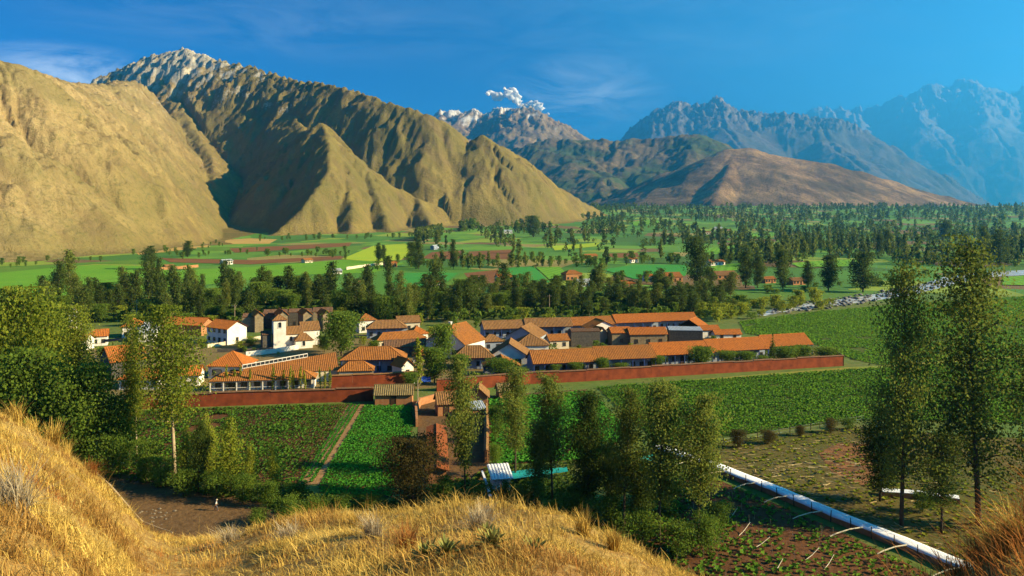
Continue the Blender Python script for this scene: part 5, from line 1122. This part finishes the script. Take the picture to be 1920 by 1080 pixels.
def small():
    r = random.Random(4)
    # --- white covered channel
    pts = [G(px, py) for px, py in ((1222, 846), (1290, 868), (1345, 888), (1430, 922), (1560, 978), (1700, 1035), (1830, 1090), (1900, 1125))]
    o = root('covered_channel', pts[0], 0, 'long white plastic-covered wall running down to the lower right corner', 'wall'); b0 = pts[0]
    dense = []
    for a, b in zip(pts[:-1], pts[1:]):
        n = max(2, int((b - a).length / 1.6)); dense += [a + (b - a) * (i / n) for i in range(n)]
    dense.append(pts[-1])
    V = []; wv = []
    for i, p in enumerate(dense):
        t = (dense[min(i + 1, len(dense) - 1)] - dense[max(i - 1, 0)]).normalized(); nrm = Vector((-t.y, t.x, 0)); nrm = nrm if nrm.y > 0 else -nrm
        q = p - b0; hj = .9 + r.uniform(-.04, .04)
        V += [q + Vector((0, 0, -.1)), q + Vector((0, 0, hj)), q + nrm * 2.4 + Vector((0, 0, hj - .1)), q + nrm * 2.4 + Vector((0, 0, -.1))]
        ov = r.uniform(.05, .2)
        wv += [q - nrm * .06 + Vector((0, 0, hj - ov)), q - nrm * .05 + Vector((0, 0, hj + .03)), q + nrm * .8 + Vector((0, 0, hj + .02 + r.uniform(-.04, .04))), q + nrm * 1.7 + Vector((0, 0, hj + r.uniform(-.07, .07))), q + nrm * 2.5 + Vector((0, 0, hj - .06)), q + nrm * 2.55 + Vector((0, 0, hj - ov - .2))]
    n = len(dense); Fc = []; Fw = []
    for i in range(n - 1):
        for k in range(3): Fc.append([4 * i + k, 4 * i + 4 + k, 4 * i + 5 + k, 4 * i + 1 + k])
        for k in range(5): Fw.append([6 * i + k, 6 * i + 6 + k, 6 * i + 7 + k, 6 * i + 1 + k])
    link('bank', pymesh('bank', V, Fc, [M['brick']]), o); link('plastic_cover', pymesh('plastic_cover', wv, Fw, [M['plastic']], True), o)
    pm = MB().tube([(0, 0, -.2), (.03, 0, .9), (0, .02, 1.75)], [.09, .08, .06], 5).me('post', BARK['dark'])
    for i in range(1, n - 1, 2):
        t = (dense[i + 1] - dense[i - 1]).normalized(); nrm = Vector((-t.y, t.x, 0)); nrm = nrm if nrm.y > 0 else -nrm
        link('post', pm, o, dense[i] - b0 - nrm * .3, (r.uniform(-.08, .08), r.uniform(-.08, .08), r.uniform(0, 6)))
    for i in range(6, n - 4, 4):
        t = (dense[i + 1] - dense[i - 1]).normalized(); nrm = Vector((-t.y, t.x, 0)); nrm = nrm if nrm.y > 0 else -nrm
        q = dense[i] - b0; L = r.uniform(5, 7.5); side = -nrm * L * .8 - t * L * .1
        MB().tube([q + Vector((0, 0, .95)), q + side * .4 + Vector((0, 0, 1.0)), q + side * .8 + Vector((0, 0, .75)), q + side + Vector((0, 0, .5))], [.085, .08, .08, .06], 5).build('bamboo_brace', M['cream'], o)
    # short white wall behind the tall trees
    w2 = [G(1655, 932), G(1720, 936), G(1800, 946)]; o = root('covered_channel', w2[0], 0, 'short white plastic-covered wall behind the tall eucalyptus trunk', 'wall')
    for a, b in zip(w2[:-1], w2[1:]):
        d = b - a; L = d.length; ang = math.atan2(d.y, d.x); q = a - w2[0]
        MB().box(0, L, 0, 1.6, -.1, .8).build('bank', M['brick'], o, q, (0, 0, ang)); MB().box(-.02, L - .04, -.05, 1.65, .803, .9).build('plastic_cover', M['plastic'], o, q, (0, 0, ang))
    # --- loose poles in the vegetable plot
    for i, (px, py) in enumerate(((1385, 1005), (1410, 1030), (1510, 1050), (1545, 1068), (1365, 975), (1450, 1075))):
        p = G(px, py); a = r.uniform(.4, .8); L = r.uniform(2.2, 3.2)
        tag(MB().tube([(0, 0, .0), (L * .5 * math.cos(a), L * .5 * math.sin(a), .42), (L * math.cos(a), L * math.sin(a), 1.15)], [.05, .055, .045], 5).build('bamboo_pole', M['cream'], None, p), ('pale bent pole below the head of the white wall', 'pale bent pole over the upper vegetable rows', 'pale bent pole in the middle of the vegetable plot', 'pale bent pole low in the vegetable plot', 'pale bent pole beside the green bush', 'pale bent pole at the bottom edge of the plot')[i], 'pole')
    st = MB().tube([(0, 0, 0), (0, 0, 1.25)], .028, 4).me('garden_stake', BARK['pale']); rr = np.random.default_rng(9); k = 0
    xs = np.array([p.x for p in PLOT_V]); ys = np.array([p.y for p in PLOT_V])
    while k < 90:
        x, y = rr.uniform(xs.min(), xs.max()), rr.uniform(ys.min(), ys.max())
        if not inside(np.array([x]), np.array([y]), PLOT_V)[0]: continue
        k += 1; tag(link('garden_stake', st, None, (x, y, 0), (rr.normal(0, .06), rr.normal(0, .06), 0), (1, 1, rr.uniform(.7, 1.3))), 'thin wooden stake in the ' + ('upper' if y > 118 else 'middle' if y > 108 else 'lower') + ' part of the dark vegetable plot, ' + ('left' if x < 30 else 'right') + ' half', 'stake', 'stakes in the vegetable plot')
    # --- cut maize stalks
    N = 1500; V, Fs, va = [], [], []; xs = np.array([p.x for p in PLOT_S]); ys = np.array([p.y for p in PLOT_S])
    x = rr.uniform(xs.min(), xs.max(), N * 4); y = rr.uniform(ys.min(), ys.max(), N * 4)
    pxx = 960 + F * x / y; pyy = HY + F * CZ / y
    ok = inside(x, y, PLOT_S) & (rr.random(N * 4) < np.clip(.10 + 1.1 * np.exp(-((pxx - 1520) / 110) ** 2 - ((pyy - 885) / 35) ** 2) + .5 * np.exp(-((pyy - (850 + (pxx - 1300) * .42)) / 22) ** 2), 0, 1)); x, y = x[ok], y[ok]
    for xx, yy in zip(x, y):
        a = rr.normal(-.7, .6); L = rr.uniform(.6, 2.0); w = .05; b = len(V); z = .06 + .5 * rr.random() ** 3; dz = rr.normal(0, .12)
        ca, sa = math.cos(a), math.sin(a)
        for s, ww, zz in ((0, -w, 0), (0, w, 0), (L, w, dz), (L, -w, dz)): V.append((xx + s * ca - ww * sa, yy + s * sa + ww * ca, z + zz + (.05 if ww > 0 else 0)))
        Fs.append((b, b + 1, b + 2, b + 3)); va.append(rr.random())
    tag(link('maize_stalks', mesh('maize_stalks', V, np.array(Fs), [leafmat('maize_straw', (.22, .13, .05), (.62, .48, .24), transl=.1)], False, va)), 'heap of cut dry maize stalks', 'stalks', kind='stuff')
    crop('weeds', 'yellow-green weeds among the maize stalks', PLOT_S, LM['lime'], 1.5, 1.1, .3, .6, .3, .03, .55, 61)
    # --- fence along the crop
    fp = [G(1335, 838), G(1420, 824), G(1520, 806), G(1620, 790)]; o = root('wire_fence', fp[0], 0, 'post and wire fence along the broad crop field', 'fence')
    pm = MB().box(-.06, .06, -.06, .06, -.2, 1.5).me('post', BARK['dark'])
    for a, b in zip(fp[:-1], fp[1:]):
        n = int((b - a).length / 2.6)
        for i in range(n): link('post', pm, o, a + (b - a) * (i / n) - fp[0], (r.uniform(-.05, .05), r.uniform(-.05, .05), 0))
        for z in (.6, 1.2): MB().tube([a - fp[0] + Vector((0, 0, z)), b - fp[0] + Vector((0, 0, z))], .012, 4).build('wire', M['metal'], o)
    for i, (px, b, t, w, lb) in enumerate(((1385, 840, 808, 40, 'brown dry bush at the left end of the wire fence'), (1440, 832, 808, 40, 'brown dry bush on the wire fence'), (1500, 818, 800, 26, 'brown bush in the middle of the wire fence'), (1558, 812, 786, 30, 'rounded brown bush on the wire fence'), (1590, 806, 786, 40, 'dark bush at the right end of the wire fence'))): tpx('broom' if i < 4 else 'brush', px, b, t, w, lb, name='bush', cat='bush')
    # --- tarps and scrap
    def tarp(label, a, b, c, d, mat, nm='tarp'):
        A, B, C, D = (Vector(q) for q in (a, b, c, d)); n = 8; V = []
        for i in range(n + 1):
            for j in range(n + 1):
                u, v = i / n, j / n; p = (A * (1 - u) + B * u) * (1 - v) + (D * (1 - u) + C * u) * v; p.z += -.25 * math.sin(math.pi * u) * math.sin(math.pi * v) + r.uniform(-.06, .06); V.append(p - A)
        Fc = [[i * (n + 1) + j, (i + 1) * (n + 1) + j, (i + 1) * (n + 1) + j + 1, i * (n + 1) + j + 1] for i in range(n) for j in range(n)]
        return tag(link(nm, pymesh(nm, V, Fc, [M[mat]], True), None, A), label, 'tarp')
    def gz(px, py, z): return G(px, py, z)
    tarp('teal tarp stretched beside the white-roofed hut', gz(942, 902, 1.0), gz(1000, 892, 1.2), gz(1004, 878, 1.3), gz(944, 886, 1.1), 'tarp'); tarp('second teal tarp right of the stretched one', gz(1005, 892, 1.2), gz(1065, 884, 1.0), gz(1063, 876, 1.2), gz(1008, 880, 1.3), 'tarp'); tarp('small teal tarp among the eucalyptus trunks', gz(1195, 868, .9), gz(1225, 862, .9), gz(1224, 852, 1.2), gz(1196, 858, 1.2), 'tarp')
    tarp('blue tarp over a heap behind the thatched shed', gz(783, 716, 1.2), gz(808, 716, 1.1), gz(806, 706, 2.2), gz(786, 706, 2.4), 'bluet'); tarp('blue tarp on the roof of the dark-gabled house', gz(192, 642, 5.2), gz(232, 638, 5.4), gz(232, 634, 6.6), gz(196, 636, 6.6), 'bluet')
    p = G(920, 935); q = G(904, 893)
    tag(MB().tube([(0, 0, .1), ((q - p).x * .4, (q - p).y * .4, .6), (q.x - p.x, q.y - p.y, .8)], [.35, .3, .22], 4).build('white_sheet', M['plastic'], None, p), 'crumpled white plastic strip below the hut', 'plastic sheet')
    # --- poles and wires
    for i, (px, py, h, lb) in enumerate(((783, 775, 7.5, 'wooden utility pole beside the thatched shed'), (1030, 590, 9, 'utility pole before the eucalyptus belt'), (440, 610, 8.5, 'utility pole behind the white two-storey house'), (256, 602, 9, 'utility pole among the belt trees on the left'))):
        p = G(px, py); o = root('utility_pole', p, .2, lb, 'pole'); MB().tube([(0, 0, 0), (.05, 0, h)], [.14, .09], 7).build('shaft', BARK['pale'], o); MB().box(-.8, .8, -.06, .06, h - .9, h - .76).build('crossarm', BARK['dark'], o)
        for s in (-.7, .7): MB().tube([(s, 0, h - .76), (s, 0, h - .55)], .05, 6).build('insulator', M['white'], o)
    def wire(label, a, b, sag):
        n = 14; ps = [a + (b - a) * (i / n) - Vector((0, 0, sag * 4 * (i / n) * (1 - i / n))) - a for i in range(n + 1)]
        tag(MB().tube(ps, .018, 4).build('power_line', M['wood'], None, a), label, 'wire')
    U = [G(783, 775) + Vector((0, 0, 7)), G(1030, 590) + Vector((0, 0, 8.4)), G(440, 610) + Vector((0, 0, 7.9)), G(256, 602) + Vector((0, 0, 8.4))]
    wire('power line over the compound to the belt', U[0], U[1], 5); wire('power line over the church', U[2], U[1], 6); wire('power line behind the left houses', U[3], U[2], 2.5)
    # --- rocks on the road bank
    rk = simple('pale_rock', (.22, .18, .13), (.13, .10, .07), 1.5, .95, .5); k = 0
    for i in range(26):
        px, py = rr.uniform(262, 330), rr.uniform(952, 984) ; p = G(px, py); s = rr.uniform(.12, .38)
        V = [(s * a * rr.uniform(.8, 1.2), s * b * rr.uniform(.8, 1.2), s * .7 * c) for a, b, c in ((0, 0, 1), (.9, 0, .3), (.28, .85, .3), (-.72, .53, .3), (-.72, -.53, .3), (.28, -.85, .3), (0, 0, -.6))]
        tag(link('rock', pymesh('rock', V, [(0, 1, 2), (0, 2, 3), (0, 3, 4), (0, 4, 5), (0, 5, 1), (6, 2, 1), (6, 3, 2), (6, 4, 3), (6, 5, 4), (6, 1, 5)], [rk]), None, p), 'pale stone on the bank of the earth road', 'rock', 'stones on the road bank')
def person(p, ang, label, shirt, trousers, step):
    """one skinned body; head, hair and clothes as children"""
    J = dict(pel=(0, 0, .92), spi=(0, .02, 1.12), che=(0, .05, 1.34), nek=(0, .07, 1.50), hed=(0, .10, 1.62), top=(0, .10, 1.74))
    E = [('pel', 'spi'), ('spi', 'che'), ('che', 'nek'), ('nek', 'hed'), ('hed', 'top')]; R_ = dict(pel=.13, spi=.12, che=.15, nek=.06, hed=.095, top=.06)
    for s, n in ((-1, 'l'), (1, 'r')):
        k = step * s
        J.update({n + 'hip': (s * .09, 0, .88), n + 'kne': (s * .10, k * .16 + .04, .49), n + 'ank': (s * .10, k * .24, .09), n + 'toe': (s * .11, k * .24 + .17, .04), n + 'sho': (s * .19, .05, 1.40), n + 'elb': (s * .25, -k * .10, 1.13), n + 'wri': (s * .24, -k * .18 + .08, .90), n + 'han': (s * .24, -k * .2 + .12, .80)})
        E += [('pel', n + 'hip'), (n + 'hip', n + 'kne'), (n + 'kne', n + 'ank'), (n + 'ank', n + 'toe'), ('che', n + 'sho'), (n + 'sho', n + 'elb'), (n + 'elb', n + 'wri'), (n + 'wri', n + 'han')]
        R_.update({n + 'hip': .10, n + 'kne': .065, n + 'ank': .05, n + 'toe': .045, n + 'sho': .065, n + 'elb': .048, n + 'wri': .034, n + 'han': .04})
    ks = list(J)
    def skin(name, sub, grow, mat, parent, root_):
        vs_ = [k for k in ks if k in sub]; me = bpy.data.meshes.new(name); me.from_pydata([J[k] for k in vs_], [(vs_.index(a), vs_.index(b)) for a, b in E if a in sub and b in sub], [])
        me.materials.append(mat); o = link(name, me, parent); md = o.modifiers.new('skin', 'SKIN'); md.use_smooth_shade = True; sv = me.skin_vertices[0].data
        for i, k in enumerate(vs_): sv[i].radius = (R_[k] + grow,) * 2; sv[i].use_root = (k == root_)
        o.modifiers.new('sub', 'SUBSURF').render_levels = 1; return o
    skm = simple('skin', (.30, .16, .10), (.27, .14, .09), 3, .6)
    b = skin('person', ks, 0, skm, None, 'pel'); b.location = p; b.rotation_euler = (0, 0, ang); tag(b, label, 'person')
    skin('shirt', ['pel', 'spi', 'che', 'lsho', 'rsho', 'lelb', 'relb'], .02, shirt, b, 'che')
    skin('trousers', ['pel', 'lhip', 'rhip', 'lkne', 'rkne', 'lank', 'rank'], .018, trousers, b, 'pel')
    h = MB(); V = []
    for i, (z, rr_) in enumerate(((1.66, .19), (1.675, .19), (1.70, .115), (1.80, .09), (1.81, .02))):
        for k in range(10): V.append((rr_ * math.cos(k * .628), .10 + rr_ * math.sin(k * .628), z))
    h.add(V, [[10 * i + k, 10 * i + (k + 1) % 10, 10 * i + 10 + (k + 1) % 10, 10 * i + 10 + k] for i in range(4) for k in range(10)]); h.build('hat', simple('hat_felt', (.45, .38, .26), None, 3), b, smooth=True)
    return b
def people():
    wh = simple('white_shirt', (.75, .74, .70), None, 2); gr = simple('grey_trousers', (.10, .10, .12), None, 2); dk = simple('dark_trousers', (.05, .04, .04), None, 2)
    person(G(405, 958), -1.2, 'person in white shirt and hat walking across the earth road', wh, gr, 1.0)
    person(G(229, 882), .4, 'person in pale shirt standing at the top of the earth road', wh, dk, .3)
def far_houses():
    L = [(949, 521, 14, 'two-storey cream farmhouse with an orange roof beside the blue-green field', 'cream', 'tile_o', 5.6), (1077, 514, 16, 'broad farmhouse with a brown tiled roof in the mid valley', 'brick', 'tile', 4.5), (1099, 530, 13, 'white sheet-roofed barn below the broad brown farmhouse', 'white', 'metal', 2.6), (955, 538, 18, 'low brown sheds in front of the two-storey farmhouse', 'brick', 'tile_b', 2.4), (1222, 519, 7, 'little white farmhouse beside the adobe yards', 'white', 'tile_o', 3.2),
         (1262, 520, 20, 'long adobe farmhouse left of the solitary dark tree', 'brick', 'tile', 3.2), (1180, 532, 12, 'small adobe hut before the adobe farmhouse', 'brick', 'tile_o', 2.6), (1347, 492, 14, 'long white farmhouse right of the solitary dark tree', 'white', 'tile', 3.0), (1365, 517, 20, 'adobe barns below the long white farmhouse', 'brick', 'tile_b', 2.6), (1110, 480, 12, 'small brown-roofed house on the hedge line', 'brick', 'tile', 3.0), (1190, 487, 8, 'small white house among the terrace bushes', 'white', 'tile', 3.0), (1340, 424, 8, 'white house far off in the wood', 'white', 'metal', 5.0), (1356, 428, 7, 'second white house far off in the wood', 'white', 'tile_o', 4.5),
         (1446, 524, 11, 'adobe hut between the dark poplars', 'brick', 'tile', 2.6), (1500, 527, 13, 'adobe hut left of the twin willows', 'brick', 'tile_b', 2.6), (634, 508, 9, 'white shed at the edge of the long pasture', 'white', 'metal', 2.6), (678, 534, 14, 'hip-roofed farmhouse behind the belt', 'cream', 'tile', 3.6), (735, 494, 11, 'adobe shed at the end of the boundary wall', 'brick', 'tile', 3.4), (428, 490, 10, 'white house by the red earth strip', 'white', 'metal', 3.0), (580, 488, 8, 'small tan house by the red earth strip', 'cream', 'tile', 2.6), (815, 532, 13, 'red-roofed farmhouse behind the belt trees', 'white', 'tile_o', 3.4), (896, 532, 6, 'tiny white house left of the two-storey farmhouse', 'white', 'tile', 3.4), (1320, 432, 7, 'third pale house far off in the wood', 'cream', 'tile', 4.5), (320, 500, 9, 'low adobe wall house on the pasture edge', 'brick', 'tile_b', 2.4), (820, 462, 6, 'blue-grey house below the spur', 'blue', 'metal', 4), (1490, 448, 8, 'far pale house under the brown hill', 'white', 'tile', 5), (945, 430, 8, 'pale house in the wood at the foot of the spur', 'white', 'metal', 5)]
    for i, (px, py, hw, lb, w, t_, eh) in enumerate(L):
        far = py < 458
        if far:
            p = on_floor(px, py + 8); Lh = 2 * hw / F * p.y; D = max(6, Lh * .5); o = root('farmhouse', p, .1, lb, 'house'); MB().box(.3, Lh - .3, .3, D - .3, -1, eh).build('wall', M[w], o); roof('gable', o, Lh, D, eh, D * .25, M[t_])
            for k in range(3): window(o, Lh * (k + .5) / 3, 1.2, 1.3, 1.8, .3, M['wood'])
        else: house(lb, (px - hw, py), (px + hw, py - 1), eh, max(6, hw * .55), max(1.5, hw * .14), 'hip' if i in (1, 16) else 'gable', w, t_, name='farmhouse', win=3, doors=1, two=eh > 5, ww=1.2, wh=1.3)
    walls('boundary_wall', 'pale boundary wall along the pasture road', [(650, 506), (690, 500), (725, 496)], 2.2, 'cream', None, .5)
    walls('boundary_wall', 'adobe boundary wall on the pasture edge', [(275, 508), (340, 504), (372, 501)], 2.2, 'brick', None, .5)
def cloud():
    r = np.random.default_rng(8)
    d = 16300.; c = P(958, 188, d); u = d / F; V, Fs, off = [], [], 0
    import bmesh as bm_
    me0 = bpy.data.meshes.new('t'); b = bm_.new(); bm_.ops.create_icosphere(b, subdivisions=2, radius=1); b.to_mesh(me0); b.free()
    base = np.empty(len(me0.vertices) * 3); me0.vertices.foreach_get('co', base); base = base.reshape(-1, 3); fc = np.array([list(q.vertices) for q in me0.polygons]); bpy.data.meshes.remove(me0)
    for px, py, rad, n in ((920, 178, 9, 16), (934, 184, 11, 18), (946, 178, 9, 14), (958, 174, 12, 20), (966, 186, 12, 20), (976, 196, 9, 14), (992, 197, 10, 16), (1008, 199, 11, 18), (1018, 209, 8, 10), (1028, 216, 5, 6), (950, 168, 6, 8), (1041, 193, 3, 4)):
        for i in range(n):
            a = r.uniform(0, 6.28); q = rad * math.sqrt(r.random()); s = rad * r.uniform(.25, .55) * (1.2 - q / rad * .6)
            ctr = np.array([px - 958 + q * math.cos(a), r.normal(0, rad * .4), 190 - py + q * math.sin(a) * .7]) * u
            k = 1 + .45 * fbm(base[:, 0] * 1.9 + i * 3.1 + px, base[:, 1] * 1.9 + base[:, 2] * 2.1, 3, 90)
            V.append(ctr + base * k[:, None] * s * u * np.array([1.15, 1, .75])); Fs.append(fc + off); off += len(base)
    t = NT('cloud_white'); df = t.n('ShaderNodeBsdfDiffuse'); tr = t.n('ShaderNodeBsdfTranslucent'); ms = t.n('ShaderNodeMixShader'); ms.inputs[0].default_value = .45
    df.inputs[0].default_value = tr.inputs[0].default_value = (.95, .95, .96, 1); t.l(df.outputs[0], ms.inputs[1]); t.l(tr.outputs[0], ms.inputs[2]); t.l(ms.outputs[0], t.out.inputs[0])
    o = link('cloud', mesh('cloud', np.concatenate(V), np.concatenate(Fs), [t.m], True), None, c); md = o.modifiers.new('merge', 'REMESH'); md.mode = 'VOXEL'; md.voxel_size = 18; md.use_smooth_shade = True
    tag(o, 'small ragged white cloud above the snowy peak', 'cloud')
grass(); small(); people(); far_houses(); cloud()
ORD = 'first second third fourth fifth sixth seventh eighth ninth tenth eleventh twelfth thirteenth fourteenth fifteenth sixteenth seventeenth eighteenth nineteenth twentieth'.split()
def tell_apart():
    """look-alikes that share a description are told apart by their order from the left"""
    by = {}
    for o in COL.objects:
        if o.parent is None and o.get('group') and o.get('label'): by.setdefault((o['group'], o['label']), []).append(o)
    for (g, lb), v in by.items():
        n = len(v)
        if n < 2 or n > 20 or len(lb.split()) > 12: continue
        v.sort(key=lambda o: o.location.x / max(o.location.y, 1))
        for i, o in enumerate(v): o['label'] = lb + (', ' + ('left', 'right')[i] + ' of two' if n == 2 else ', ' + ORD[i] + ' from the left')
tell_apart()
